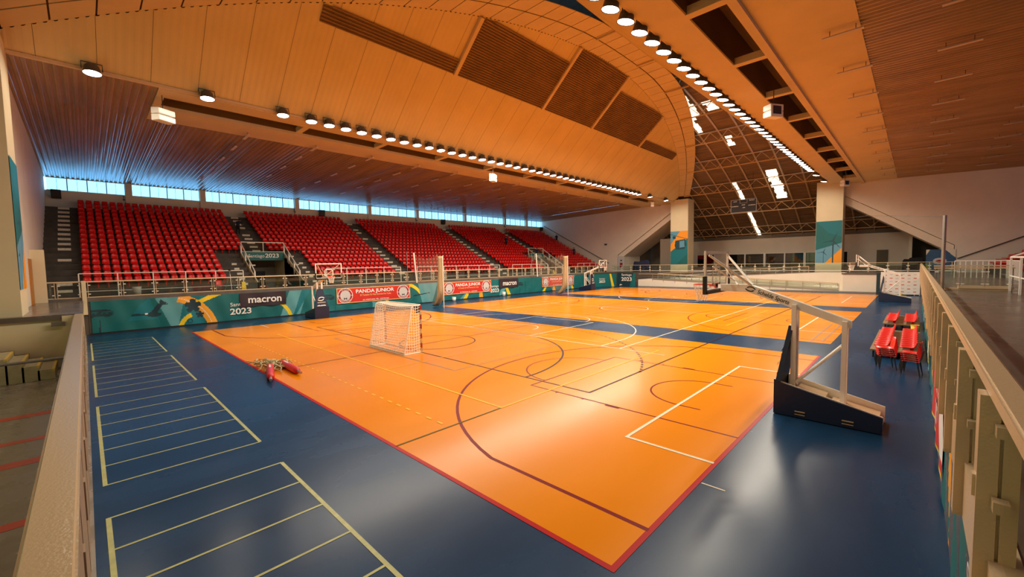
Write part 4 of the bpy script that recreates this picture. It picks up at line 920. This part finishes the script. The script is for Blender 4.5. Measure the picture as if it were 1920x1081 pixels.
# ================================================================ basketball stands
def s_logo(parent, org, u, v, s, m):
    u = Vector(u); v = Vector(v); mb = MB(); o = Vector(org)
    for sg in (1, -1):
        pts = [Vector((math.cos(math.radians(a))*.5, math.sin(math.radians(a))*.30, 0)) for a in range(20, 200, 15)]
        inn = [Vector((math.cos(math.radians(a))*.34, math.sin(math.radians(a))*.14+.03, 0)) for a in range(20, 200, 15)]
        P = [(p*sg) for p in pts]; Q = [(p*sg) for p in inn]; n = len(P)
        base = len(mb.v)
        for p in P+Q: mb.v.append(tuple(o+u*(p.x+sg*.08)*s+v*(p.y+sg*.02)*s))
        for i in range(n-1): mb.f.append((base+i, base+i+1, base+n+i+1, base+n+i)); mb.mi.append(0)
    return mb.build('logo', m, parent)
def hoop_stand(loc, rz, label, detail):
    h = tag(empty('basketball_stand', loc, rz), label, 'basketball stand'); W = .48
    b = empty('base'); b.parent = h
    for s in (-1, 1):
        y = s*W
        MB().prism([(0, y-.02, .02), (1.87, y-.02, .02), (1.87, y-.02, .36), (0, y-.02, .79)], (0, .04, 0)).build('side_panel', 'navy', b)
        if detail and s == -1:
            for x in (.33, 1.2): MB().box(x, x+.2, y-.03, y-.015, .10, .15).build('slot', 'black', b); MB().box(x, x+.2, y-.035, y-.02, .15, .17).build('slot_edge', 'rail_cream', b); MB().box(x, x+.2, y-.035, y-.02, .085, .10).build('slot_edge', 'rail_cream', b)
        MB().prism([(.03, y-.0*s-s*.035, .02), (1.87, y-s*.035, .02), (1.87, y-s*.035, .37), (.03, y-s*.035, .80)], (0, -s*.03, 0)).build('side_liner', 'white_paint', b)
    MB().box(0, 1.85, -W, W, .02, .10).build('ballast_tray', 'white_paint', b); MB().prism([(.95, -.38, .1), (1.8, -.38, .1), (1.8, -.38, .26), (.95, -.38, .42)], (0, .76, 0)).build('counterweight', 'cream_steel', b)
    MB().prism([(.3, -.38, .1), (.85, -.38, .1), (.85, -.38, .5), (.3, -.38, .62)], (0, .76, 0)).build('control_box', 'rail_cream', b)
    MB().box(-.04, .0, -W-.02, W+.02, .02, .82).build('front_panel', 'navy', b)
    wheel = MB().lathe([(0, -.03), (.055, -.03), (.055, .03), (0, .03)], (0, 0, 0), 10).mesh('wheel', 'black')
    for x, y in ((.2, .3), (.2, -.3), (1.7, .3), (1.7, -.3)):
        w = put('wheel', wheel, b, (x, y, .055)); w.rotation_euler = (math.pi/2, 0, 0)
    pad = MB().prism([(-.07, -.5, .80), (-.07, .5, .80), (.12, .19, 2.12), (.12, -.19, 2.12)], (.10, 0, 0)).build('front_pad', 'navy', h)
    MB().prism([(-.10, -.5, .02), (-.10, .5, .02), (-.10, .5, .84), (-.10, -.5, .84)], (.06, 0, 0)).build('front_pad', 'navy', h)
    s_logo(h, (-.015, 0, 1.42), (0, -1, 0), Vector((.14, 0, 1)).normalized(), .46, 'print_white')
    put_text('SCHELDE SPORTS', .1, (-.085, 0, 1.16), (0, -1, 0), Vector((.14, 0, 1)).normalized(), h, wid=.55); marks(h, (-.085, 0, .95), (0, -1, 0), Vector((.14, 0, 1)).normalized(), 10, .6, .085, 'print_white', 3)
    for y in (-.16, .16):
        MB().beam((.22, y, .3), (.22, y, 2.62), .11, .09, (1, 0, 0)).build('front_mast', 'white_paint', h); MB().beam((1.17, y, .3), (1.17, y, 2.30), .10, .09, (1, 0, 0)).build('rear_mast', 'white_paint', h)
        MB().tube([(.28, y, .75), (1.12, y, 1.72)], .03, 8).build('brace', 'white_paint', h)
    MB().beam((.1, 0, 1.6), (.22, 0, 1.6), .3, .12).build('mast_clamp', 'rail_cream', h)
    arm = MB(); pts = [(1.28, 2.22), (.2, 2.62), (-.78, 2.98), (-1.45, 2.98)]
    hh = [.085, .10, .10, .085]
    for s in (1, -1): pass
    V = []
    for (x, z), q in zip(pts, hh): V += [(x, -.09, z-q), (x, .09, z-q), (x, .09, z+q), (x, -.09, z+q)]
    Fq = [(3, 2, 1, 0), (12, 13, 14, 15)]+[(i*4+k, i*4+(k+1) % 4, i*4+4+(k+1) % 4, i*4+4+k) for i in range(3) for k in range(4)]
    am = arm.add(V, Fq).build('arm', 'white_paint', h)
    d = Vector((.98, 0, -.36)).normalized(); v = Vector((.36, 0, .98)).normalized()
    s_logo(h, (-.74, -.097, 2.96), d, v, .22, 'print_black'); put_text('Schelde Sports', .14, (-.235, -.097, 2.775), d, v, h, 'print_black', .012, wid=.72)
    d2 = -d; s_logo(h, (.28, .095, 2.6), d2, v, .26, 'print_black')
    # board
    bb = empty('backboard'); bb.parent = h; bx = -1.58
    g = MB().box(bx-.01, bx+.01, -.88, .88, 2.92, 3.93).build('glass_pane', 'board_glass', bb)
    f = MB(); f.box(bx-.025, bx+.025, -.9, -.84, 2.9, 3.95); f.box(bx-.025, bx+.025, .84, .9, 2.9, 3.95); f.box(bx-.025, bx+.025, -.84, .84, 3.89, 3.95); f.box(bx-.025, bx+.025, -.84, .84, 2.9, 2.96); f.build('board_frame', 'white_paint', bb)
    f = MB()
    for z in (3.05, 3.5): f.box(bx-.014, bx-.012, -.295, .295, z, z+.05)
    for y in (-.295, .245): f.box(bx-.014, bx-.012, y, y+.05, 3.05, 3.55)
    f.build('target_square', 'white_paint', bb)
    f = MB(); f.box(bx-.04, bx+.05, -.92, .92, 2.84, 2.93); f.box(bx-.04, bx+.05, -.93, -.86, 2.84, 3.30); f.box(bx-.04, bx+.05, .86, .93, 2.84, 3.30); f.build('board_padding', 'black', bb)
    for s in (-1, 1):
        MB().tube([(-.72, s*.08, 3.05), (bx+.04, s*.72, 3.84)], .03, 8).build('strut', 'white_paint', bb); MB().tube([(bx+.55, s*.1, 3.06), (bx+.04, -s*.45, 3.55)], .02, 6).build('strut', 'white_paint', bb)
    rim = empty('rim'); rim.parent = h; cx = bx-.375
    MB().tube([(cx+.225*math.cos(t), .225*math.sin(t), 3.05) for t in np.linspace(0, 2*math.pi, 25)[:-1]], .012, 6, closed=True).build('ring', 'rim_orange', rim)
    MB().box(cx+.21, bx+.0, -.09, .09, 3.0, 3.07).box(bx-.03, bx, -.1, .1, 2.92, 3.1).build('bracket', 'rim_orange', rim)
    n = 12; nm = MB(); lv = [(.225, 3.04), (.2, 2.94), (.165, 2.84), (.14, 2.74), (.13, 2.66), (.14, 2.6)]
    for k in range(n):
        for sg in (1, -1): nm.tube([(cx+r*math.cos(2*math.pi*(k+sg*.5*i)/n), r*math.sin(2*math.pi*(k+sg*.5*i)/n), z) for i, (r, z) in enumerate(lv)], .006, 3)
    nm.build('net', 'net_white', rim)
    return h
CYS = [(a+b)/2 for a, b in COURTS]
hoop_stand((-2.27, 11.9, 0), 0, 'white and navy portable basketball stand standing nearest, at right', True)
hoop_stand((-30.72, 11.8, 0), math.pi, 'navy fronted basketball stand between condor banner and first red banner', False)
hoop_stand((-2.05, 46.4, 0), 0, 'basketball stand in front of the white press backdrop', False)
hoop_stand((-30.75, 47.0, 0), math.pi, 'basketball stand at the far end of the left wall', False)
# ================================================================ handball goal
gl = tag(empty('handball_goal', (-16.55, 9.86, 0)), 'handball goal with draped white net on the near court', 'goal')
for s, m in ((-1, 'pad_red'), (1, 'pad_red')):
    p = empty('goal_post'); p.parent = gl
    for k in range(10): MB().box(s*1.5-.03, s*1.5+.03, -.03, .03, .203*k, .203*(k+1)).build('stripe', 'ring_red' if k % 2 else 'rope', p)
MB().box(-1.46, 1.46, -.04, .04, 1.98, 2.06).build('crossbar', 'white_paint', gl)
for s in (-1, 1):
    MB().tube([(s*1.5, -.35, 2.02), (s*1.5, -.45, 1.95), (s*1.5, -.82, .02)], .022, 8).build('side_frame', 'white_paint', gl); MB().tube([(s*1.5, 0, 2.02), (s*1.5, -.35, 2.02)], .022, 8).build('top_stay', 'white_paint', gl); MB().tube([(s*1.5, 0, .02), (s*1.5, -.82, .02)], .022, 8).build('ground_bar', 'white_paint', gl)
MB().tube([(-1.5, -.82, .02), (1.5, -.82, .02)], .022, 8).build('ground_bar', 'white_paint', gl)
def prof(t): # along net from crossbar over the top and down the back, t 0..1
    if t < .18: q = t/.18; return (-.02-.36*q, 2.03-.015*math.sin(q*math.pi))
    q = (t-.18)/.82; return (-.38-.47*q, 2.02*(1-q)+.01)
nm = MB(); NX, NT = 30, 24
sag = lambda x, t: .10*math.sin(math.pi*min(1, t*1.6))*(1-(x/1.5)**2)
for i in range(NX+1):
    x = -1.5+3*i/NX; nm.tube([(x, prof(j/NT)[0]+sag(x, j/NT)*.6, prof(j/NT)[1]-(sag(x, j/NT)*.35 if j < 6 else 0)) for j in range(NT+1)], .013, 3)
for j in range(1, NT+1):
    t = j/NT; nm.tube([(x, prof(t)[0]+sag(x, t)*.6, max(.02, prof(t)[1]-sag(x, t)*.35-.07*math.cos(x/1.5*math.pi/2)*(t < .85))) for x in np.linspace(-1.5, 1.5, 13)], .013, 3)
for s in (-1, 1):
    for z in np.arange(.1, 2.0, .115): yb = -.38-.47*(1-z/2.02); nm.tube([(s*1.5, -.02, z), (s*1.5, (yb-.02)/2, z-.05), (s*1.5, yb, z)], .013, 3)
    for y in np.arange(-.12, -.8, -.115):
        zt = 2.02 if y > -.38 else 2.02*(1-(-y-.38)/.47); nm.tube([(s*1.5, y, .03), (s*1.5, y, zt)], .013, 3)
o = nm.build('net', 'net_white', gl)
MB().box(1.12, 1.47, -.03, -.02, 1.68, 1.94).build('net_patch', 'net_black', gl); MB().tube([(-1.5, -.80, .05), (1.5, -.80, .05)], .035, 5).build('net_hem', 'rope', gl)
# ================================================================ posts and net lying on the court
def lying_post(a, b, label):
    a = Vector(a); b = Vector(b); p = tag(empty('volleyball_post'), label, 'post'); d = b-a
    MB().tube([a, b], .045, 10).build('steel_tube', 'metal', p); MB().tube([a+d*.05, a+d*.1, a+d*.80, a+d*.84], [.09, .12, .12, .10], 12).build('red_padding', 'pad_red', p, True)
    marks(p, tuple(a+d*.3+Vector((0, 0, .122))), d.normalized(), Vector((-d.y, d.x, 0)), 6, .5, .07, 'print_white', 4)
    return p
lying_post((-17.1, 4.62, .12), (-14.75, 3.98, .12), 'red padded post lying half on the blue floor'); lying_post((-17.3, 5.05, .12), (-15.0, 4.98, .12), 'red padded post lying wholly on the orange court')
rp = MB(); rng = random.Random(5)
for k in range(34):
    c = Vector((-17.2+rng.gauss(0, .45), 4.75+rng.gauss(0, .28), 0)); L = rng.uniform(.5, 1.1); a = rng.uniform(-.5, .9); pts = []
    for q in range(9):
        t = q/8-.5; pts.append((c.x+math.cos(a)*t*L*1.6+rng.gauss(0, .03), c.y+math.sin(a)*t*L+.09*math.sin(q*1.1+k), .05+.20*max(0, 1-(abs(c.x+17.2)/1.0)**2)*rng.uniform(.4, 1.)*math.cos(t*2.6)))
    rp.tube(pts, rng.uniform(.012, .028), 5)
ro = rp.build('net_heap', 'rope', None, True); ro['kind'] = 'stuff'; tag(ro, 'tangled heap of pale netting and ropes on the red padded posts', 'net')
# ================================================================ divider curtains
def curtain(y, x, label):
    c = tag(empty('divider_curtain', (x, y, 0)), label, 'curtain')
    mb = MB(); n = 22; prof2 = []
    zs = np.linspace(4.45, .12, 20); 
    for i, z in enumerate(zs):
        t = max(0, (1.5-z)/1.5); cx_ = -.12*max(0, (4.45-z)/4.45)-1.0*t**2.2; r = .24+.05*math.sin(z*1.3)
        for k in range(n):
            a = 2*math.pi*k/n; rr_ = r*(1+.14*math.cos(7*a+z*.6)); mb.v.append((cx_+rr_*1.1*math.cos(a), rr_*math.sin(a), z))
    for i in range(19):
        for k in range(n): mb.f.append((i*n+k, (i+1)*n+k, (i+1)*n+(k+1) % n, i*n+(k+1) % n)); mb.mi.append(0)
    mb.f += [tuple(range(n)), tuple(reversed(range(19*n, 20*n)))]; mb.mi += [0, 0]
    mb.build('gathered_net', 'net_tan', c, True)
    MB().tube([(.31, .0, 0), (.31, 0, 4.5)], .035, 8).build('pole', 'white_paint', c); MB().tube([(-4.85, .45, 4.9), (-4.9, .72, WZ)], .075, 8).build('lean_pole', 'net_white', c); MB().tube([(-4.95, -.2, WZ), (-4.95, -.25, 5.0)], .025, 6).build('pole', 'metal', c)
    mb = MB(); N = 20
    for i in range(N+1):
        t = i/N; x1 = -4.75+4.6*t
        top = 4.75-.35*math.sin(t*math.pi)**2-.28*(i % 2); bot = 2.1-1.85*min(1., t*1.6)**1.5
        mb.v += [(x1, .5-.5*t+.06*math.sin(i*1.7), bot), (x1, .45-.45*t+.05*math.sin(i*2.1), top)]
    for i in range(N): mb.f.append((2*i, 2*i+2, 2*i+3, 2*i+1)); mb.mi.append(0)
    mb.build('sheer_net', 'net_sheer', c)
curtain(21.45, -29.4, 'gathered tan divider net hanging behind the goal'); curtain(38.6, -28.9, 'gathered tan divider net hanging farther along the left wall')
# ================================================================ chairs and benches on the right side
def chair_parts():
    e = empty('stacking_chair')
    sh = MB(); prof = [(.22, .43), (.2, .455), (0, .45), (-.17, .445), (-.21, .50), (-.235, .66), (-.26, .82)]; n = 5
    for (x, z) in prof:
        for k in range(n): t = -1+2*k/(n-1); sh.v.append((x+(.03*t*t if z > .47 else 0), t*.225*(1 if z < .8 else .85), z+(.02*t*t if z < .47 else 0)))
    m = len(sh.v)
    sh.v += [(x-.018, y, z-.018) for x, y, z in sh.v]
    for i in range(len(prof)-1):
        for k in range(n-1): a = i*n+k; sh.f += [(a, a+1, a+n+1, a+n), (m+a, m+a+n, m+a+n+1, m+a+1)]
        for k in (0, n-1): a = i*n+k; sh.f.append((a, a+n, m+a+n, m+a))
    for k in range(n-1): sh.f.append((k, m+k, m+k+1, k+1)); a = (len(prof)-1)*n+k; sh.f.append((a, a+1, m+a+1, m+a))
    sh.mi = [0]*len(sh.f); sh.build('shell', 'seat_red', e, True)
    for sx, sy in ((.16, .19), (.16, -.19), (-.16, .19), (-.16, -.19)): MB().tube([(sx, sy, .43), (sx*1.35, sy*1.12, 0)], .013, 6).build('leg', 'black', e)
    return e
ch0 = chair_parts(); first = True
for st, (x, y, rz, nm) in enumerate([(-.62, 18.5, .25, 'left'), (.0, 18.0, -.15, 'right')]):
    for k in range(5):
        o = ch0 if first else copy_tree(ch0); first = False
        o.location = (x-.012*k, y+.012*k, .06*k); o.rotation_euler = (0, 0, math.pi+rz)
        tag(o, 'red plastic chair, %s from the bottom of the %s stack beside the benches' % (ORD[k], nm), 'chair', 'stacked red chairs beside the court')
bs = SEAT.mesh('seat_shell', 'seat_red', True)
def bench(y0, n, label, rows=(-.85, -.15), zt=.3):
    b = tag(empty('team_bench', (0, y0, 0)), label, 'bench'); L = .5*n+.3
    for k in range(int(L/1.0)+1): MB().box(-1.15, .22, k*1.0, min(L, k*1.0+.97), zt-.05, zt).build('platform_board', 'wood', b)
    for x in (-1.05, -.45, .1):
        for y in (.1, L/2, L-.1): MB().box(x-.03, x+.03, y-.03, y+.03, 0, zt-.05).build('leg', 'black', b)
    for x in rows:
        for k in range(n):
            o = put('seat', bs, b, (x, .35+.5*k, zt-.12)); o.rotation_euler = (0, 0, math.pi); o.scale = (.95, 1, .62)
bench(20.3, 11, 'wooden team bench with two rows of red seats behind the stacked chairs'); bench(28.6, 8, 'farther wooden team bench with two rows of red seats')
bl_ = tag(MB().lathe([(0, 0)]+[(.13*math.sin(a), .13-.13*math.cos(a)) for a in np.linspace(.15, 3.0, 10)]+[(0, .26)], (-.95, 53.6, 0), 16).build('ball', 'yellow_plastic', None, True), 'yellow ball on the floor beside the press backdrop', 'ball')
def bin_(loc, r, h, m, label, cat='bin', rim=None):
    e = tag(empty('waste_bin', loc), label, cat)
    MB().lathe([(0, 0.01), (r*.8, 0.0), (r, h), (r*.94, h), (r*.76, .03), (0, .03)], (0, 0, 0), 16).build('bucket', m, e, True)
    MB().tube([(r*1.0*math.cos(t), r*1.0*math.sin(t), h) for t in np.linspace(0, 2*math.pi, 17)[:-1]], .015, 5, closed=True).build('rim', rim or m, e)
bin_((-33.4, 25.9, 0), .2, .42, 'white_paint', 'white bin on the floor below the second red emblem banner'); bin_((-33.6, 33.2, 0), .2, .5, 'white_paint', 'white bin on the floor below the second dark sponsor banner')
bin_((-36.6, 2.35, WZ), .24, .62, 'grey_plastic', 'grey bin with dark rim on the walkway behind the left railing', 'bin', 'black')
bin_((.05, 26.9, 0), .15, .5, 'yellow_plastic', 'yellow tub between the two team benches'); bin_((.1, 27.7, 0), .09, .38, 'white_paint', 'small white jug between the two team benches', 'jug')
def wetsign(loc, label):
    e = tag(empty('floor_sign', loc), label, 'sign')
    for s in (-1, 1): MB().prism([(s*.14, -.15, 0), (s*.14, .15, 0), (s*.015, .12, .62), (s*.015, -.12, .62)], (s*.012, 0, 0)).build('panel', 'yellow_plastic', e)
wetsign((-37.3, 8.55, WZ), 'yellow folding floor sign near the nearer grandstand entrance'); wetsign((-37.4, 47.1, WZ), 'yellow folding floor sign near the farther grandstand entrance'); wetsign((-37.3, 57.2, WZ), 'yellow folding floor sign at the far end of the left walkway')
tp = tag(empty('camera_tripod', (-37.6, 7.75, WZ)), 'camera tripod on the walkway beside the yellow floor sign', 'tripod')
for a in (0, 2.1, 4.2): MB().tube([(.02*math.cos(a), .02*math.sin(a), 1.25), (.38*math.cos(a), .38*math.sin(a), 0)], .018, 6).build('leg', 'metal', tp)
MB().tube([(0, 0, 1.1), (0, 0, 1.5)], .02, 6).build('column', 'metal', tp); MB().box(-.1, .1, -.07, .07, 1.5, 1.66).tube([(.1, 0, 1.58), (.26, 0, 1.58)], .05, 10).build('camera_body', 'black', tp)
rc = copy_tree(ch0); rc.location = (-37.9, 7.1, WZ); rc.rotation_euler = (0, 0, 0); tag(rc, 'single red chair beside the tripod on the left walkway', 'chair'); 
# ================================================================ people cleaning the stand
def person(loc, rz, pose, label):
    e = tag(empty('person', loc, rz), label, 'person')
    if pose == 'bend': J = dict(pel=(0, 0, .86), ch=(.28, 0, 1.18), nk=(.40, 0, 1.30), hd=(.50, 0, 1.38), ls=(.33, .19, 1.22), le=(.48, .22, .96), lh=(.62, .18, .74), rs=(.33, -.19, 1.22), re=(.45, -.25, .95), rh=(.64, -.2, .78), lk=(.06, .11, .46), lf=(-.04, .12, .05), lt=(.14, .12, .03), rk=(.05, -.11, .46), rf=(-.03, -.13, .05), rt=(.16, -.13, .03))
    else: J = dict(pel=(0, 0, .92), ch=(.03, 0, 1.28), nk=(.04, 0, 1.47), hd=(.06, 0, 1.62), ls=(.02, .19, 1.40), le=(.06, .25, 1.12), lh=(.24, .2, .98), rs=(.02, -.19, 1.40), re=(.05, -.26, 1.12), rh=(.26, -.17, 1.02), lk=(.04, .11, .49), lf=(-.02, .12, .05), lt=(.16, .12, .03), rk=(.02, -.11, .49), rf=(-.04, -.13, .05), rt=(.14, -.13, .03))
    R = dict(pel=.15, ch=.165, nk=.06, hd=.095, ls=.075, le=.05, lh=.04, rs=.075, re=.05, rh=.04, lk=.07, lf=.05, lt=.04, rk=.07, rf=.05, rt=.04)
    E_ = [('pel', 'ch'), ('ch', 'nk'), ('nk', 'hd'), ('ch', 'ls'), ('ls', 'le'), ('le', 'lh'), ('ch', 'rs'), ('rs', 're'), ('re', 'rh'), ('pel', 'lk'), ('lk', 'lf'), ('lf', 'lt'), ('pel', 'rk'), ('rk', 'rf'), ('rf', 'rt')]
    ks = list(J); me = bpy.data.meshes.new('p'); me.from_pydata([J[k] for k in ks], [(ks.index(a), ks.index(b)) for a, b in E_], [])
    o = bpy.data.objects.new('p', me); COL.objects.link(o); o.modifiers.new('s', 'SKIN'); sd = o.modifiers.new('d', 'SUBSURF'); sd.levels = 1
    for k, v in zip(ks, me.skin_vertices[0].data): v.radius = (R[k], R[k]); v.use_root = (k == 'pel')
    dg = bpy.context.evaluated_depsgraph_get(); m2 = bpy.data.meshes.new_from_object(o.evaluated_get(dg)); bpy.data.objects.remove(o)
    for m in ('cloth_blue', 'cloth_dark', 'skin'): m2.materials.append(M[m])
    for p in m2.polygons:
        c = p.center; dl = min((Vector(J[h])-c).length for h in ('lh', 'rh'))
        p.material_index = 2 if (dl < .09 or (c-Vector(J['hd'])).length < .16) else (1 if c.z < J['pel'][2]-.0 else 0); p.use_smooth = True
    put('body', m2, e)
    hm = MB(); hd = Vector(J['hd']); hm.lathe([(0, .02), (.06, .03), (.10, .07), (.105, .11), (.07, .16), (0, .175)], tuple(hd+Vector((-.02, 0, -.05))), 10); hm.build('hair', 'hair', e, True)
    for s in (-1, 1): MB().box(hd.x+.085, hd.x+.10, s*.035-.012, s*.035+.012, hd.z, hd.z+.015).build('eye', 'black', e)
    MB().box(hd.x+.09, hd.x+.115, -.012, .012, hd.z-.045, hd.z-.005).build('nose', 'skin', e)
    return e
def on_step(x): i = int((x+52.4)/RD); return tread(i)
for (x, y, rz, ps, lb) in [(-47.9, 10.75, 2.6, 'bend', 'person in dark blue bending over in the aisle above the nearer entrance'), (-46.3, 46.5, -1.2, 'stand', 'person in dark clothing standing among the seats of the fourth block'),
                           (-43.1, 49.9, -.6, 'bend', 'person bending beside the farther entrance railing'), (-48.9, 62.6, -1.0, 'bend', 'person bending at the top of the far wall stairs'), (-43.2, 60.2, -1.5, 'stand', 'person in blue standing among the rightmost block seats')]:
    person((x, y, on_step(x)), rz, ps, lb)
# ================================================================ overhead things
LY = [.73, 4.84, 8.35]+[9.9+1.043*k for k in range(40)]+[53.75, 58.73]
def lamp_proto():
    e = empty('floodlight')
    MB().lathe([(0, .28), (.10, .28), (.15, .22), (.17, .05), (.20, 0.), (.185, -.0), (.16, .06), (0, .08)], (0, 0, 0), 16).build('housing', 'lamp_body', e, True)
    MB().lathe([(.182, .012), (.12, -.012), (.0, -.02)], (0, 0, 0), 16).build('lens', 'lens', e, True)
    MB().tube([(-.0, .2, .12), (0, .2, .34), (0, -.2, .34), (0, -.2, .12)], .014, 5).build('bracket', 'lamp_body', e)
    ld = bpy.data.lights.new('flood', 'AREA'); ld.shape = 'DISK'; ld.size = .34; ld.energy = LAMP_W; ld.color = (1, .90, .72); ld.spread = math.radians(175)
    lo = bpy.data.objects.new('light', ld); COL.objects.link(lo); lo.parent = e; lo.location = (0, 0, -.05)
    return e
lp = lamp_proto(); first = True
for side, x, tl in (('left', XL+.3, .12), ('right', XM-.3, -.2)):
    for k, y in enumerate(LY):
        o = lp if first else copy_tree(lp); first = False
        o.location = (x, y, 12.30); o.rotation_euler = (0, -tl, 0); o.scale = (1.65, 1.65, 1.4)
        tag(o, 'bright round floodlight, %s from the near end of the %s ceiling row' % (ORD[k], side), 'floodlight', 'floodlights along the %s lamp beam' % side)
def strip(x, y, z, label, grp):
    e = tag(empty('strip_light', (x, y, z)), label, 'light fitting', grp)
    e_ = SL if SL else None
    for n_, me_ in SLM: put(n_, me_, e)
SLM = [('tray', MB().prism([(-.62, -.05, .06), (-.62, .05, .06), (-.62, .09, 0), (-.62, -.09, 0)], (1.24, 0, 0)).mesh('tray', 'tube')), ('hanger', MB().box(-.4, -.38, -.01, .01, .06, .25).box(.38, .4, -.01, .01, .06, .25).mesh('hanger', 'wire'))]; SL = 1
for r, x in enumerate((-31.4, -34.6, -38.2, -42.0, -46.0)):
    for k in range(12):
        zz = 12.18-(.5/21*max(0, -32-x)); strip(x, 7.8+4.25*k, zz, 'slim ceiling strip light, %s along, %s row out over the left stand' % (ORD[k], ORD[r]), 'strip lights over the left stand')
for r, x in enumerate((-2.25, 1.0, 4.4)):
    for k in range(10): strip(x, 20.5+4.25*k, 12.15 if r == 0 else 12.05, 'slim ceiling strip light, %s along, %s row over the right walkway' % (ORD[k], ORD[r]), 'strip lights over the right walkway')
def speaker(loc, rz, label, s=1.0):
    e = tag(empty('hanging_loudspeaker', loc, rz), label, 'loudspeaker')
    for k in range(2):
        o = MB().prism([(-.22*s, -.42*s, -.33*s*k), (.22*s, -.36*s, -.33*s*k-.04), (.22*s, -.36*s, -.33*s*k-.30*s), (-.22*s, -.42*s, -.33*s*k-.32*s)], (0, .8*s, 0)).build('cabinet', 'white_paint', e); bevel(o, .02, 1)
    MB().box(-.24*s, -.225*s, -.25*s, .25*s, -.5*s, -.1*s).build('connector_plate', 'black', e); MB().tube([(0, 0, 0), (0, 0, .75)], .02, 5).build('hanger', 'wire', e)
speaker((-27.3, 3.2, 11.75), .5, 'white hanging loudspeaker nearest, under the left ceiling'); speaker((-27.0, 25.6, 11.6), .5, 'white hanging loudspeaker midway along the left lamp row'); speaker((-5.5, 25.2, 11.6), 2.6, 'white hanging loudspeaker under the right lamp row'); speaker((-27.4, 57.3, 12.1), .5, 'white hanging loudspeaker at the far end of the left lamp row'); speaker((-5.8, 58.2, 12.1), 2.6, 'white hanging loudspeaker at the far end of the right lamp row')
for k, (y, nm) in enumerate([(-1.3, 'nearest the left corner'), (20.9, 'above the second seating block'), (39.3, 'above the fourth seating block'), (62.9, 'at the far end')]):
    b = tag(empty('wall_loudspeaker', (-52.85, y, 9.95)), 'black wall loudspeaker under the windows, %s' % nm, 'loudspeaker')
    bevel(MB().prism([(-.2, -.3, 0), (.1, -.3, .05), (.22, -.3, .75), (-.2, -.3, .8)], (0, .6, 0)).build('cabinet', 'black', b), .02, 1); MB().box(-.38, -.2, -.05, .05, .3, .45).build('bracket', 'grey_metal', b)
for k, y in enumerate(PIL[::2]):
    c = tag(empty('wall_light', (-52.9, y-.4, 10.35)), 'small dark spotlight on the %s window pillar' % ORD[2*k], 'spotlight'); MB().tube([(0, 0, 0), (.25, 0, -.12)], [.05, .09], 8).build('head', 'lamp_body', c); MB().box(-.1, 0, -.03, .03, -.05, .3).build('bracket', 'lamp_body', c)
sb = tag(empty('scoreboard', (-15.7, 58, 10.4)), 'black scoreboard hanging at the far end of the hall', 'scoreboard')
MB().box(-1.45, 1.45, -.1, .1, -.8, .8).build('cabinet', 'black', sb)
f = MB()
for x0, x1, z0, z1 in ((-1.45, 1.45, .77, .8), (-1.45, 1.45, -.8, -.77), (-1.45, -1.42, -.8, .8), (1.42, 1.45, -.8, .8), (-.42, .42, .33, .35), (-.42, -.40, .33, .75), (.40, .42, .33, .75)): f.box(x0, x1, -.11, -.10, z0, z1)
f.build('panel_lines', 'print_grey', sb)
for s_, x, z in (('aaaa', -.95, .6), ('aaaaaa', .95, .62), ('aaaa', .0, .12), ('aaaa', -.95, -.0), ('aaaa', .95, .02), ('aaa', .05, -.22)): marks(sb, (x, -.112, z), (1, 0, 0), (0, 0, 1), len(s_)+(4 if abs(x) > .5 and z < .4 else 0), .1*len(s_)+(.4 if abs(x) > .5 and z < .4 else 0), .1, 'print_grey', len(s_))
for x in (-1., 1.): MB().tube([(x, 0, .8), (x, 0, 4.0)], .02, 5).build('hanger', 'wire', sb)
for x, y, z, lb in ((-36.9, YF-.08, 4.2, 'left'),):
    pass
ns = tag(MB().box(-36.55, -35.3, YF-.02, YF+.0, WZ, 4.6).build('notice_panel', 'print_grey'), 'pale notice panel at the foot of the far left slanting opening', 'panel'); MB().box(-36.1, -35.6, YF-.03, YF-.02, 2.7, 3.5).build('red_notice', 'ring_red', ns); MB().box(-36.0, -35.7, YF-.03, YF-.02, 3.8, 4.0).build('notice', 'print_black', ns)
wb = tag(MB().box(-39.0, -38.6, YF-.15, YF, 6.6, 6.85).build('wall_lamp', 'black'), 'small black lamp on the far left white wall', 'lamp')
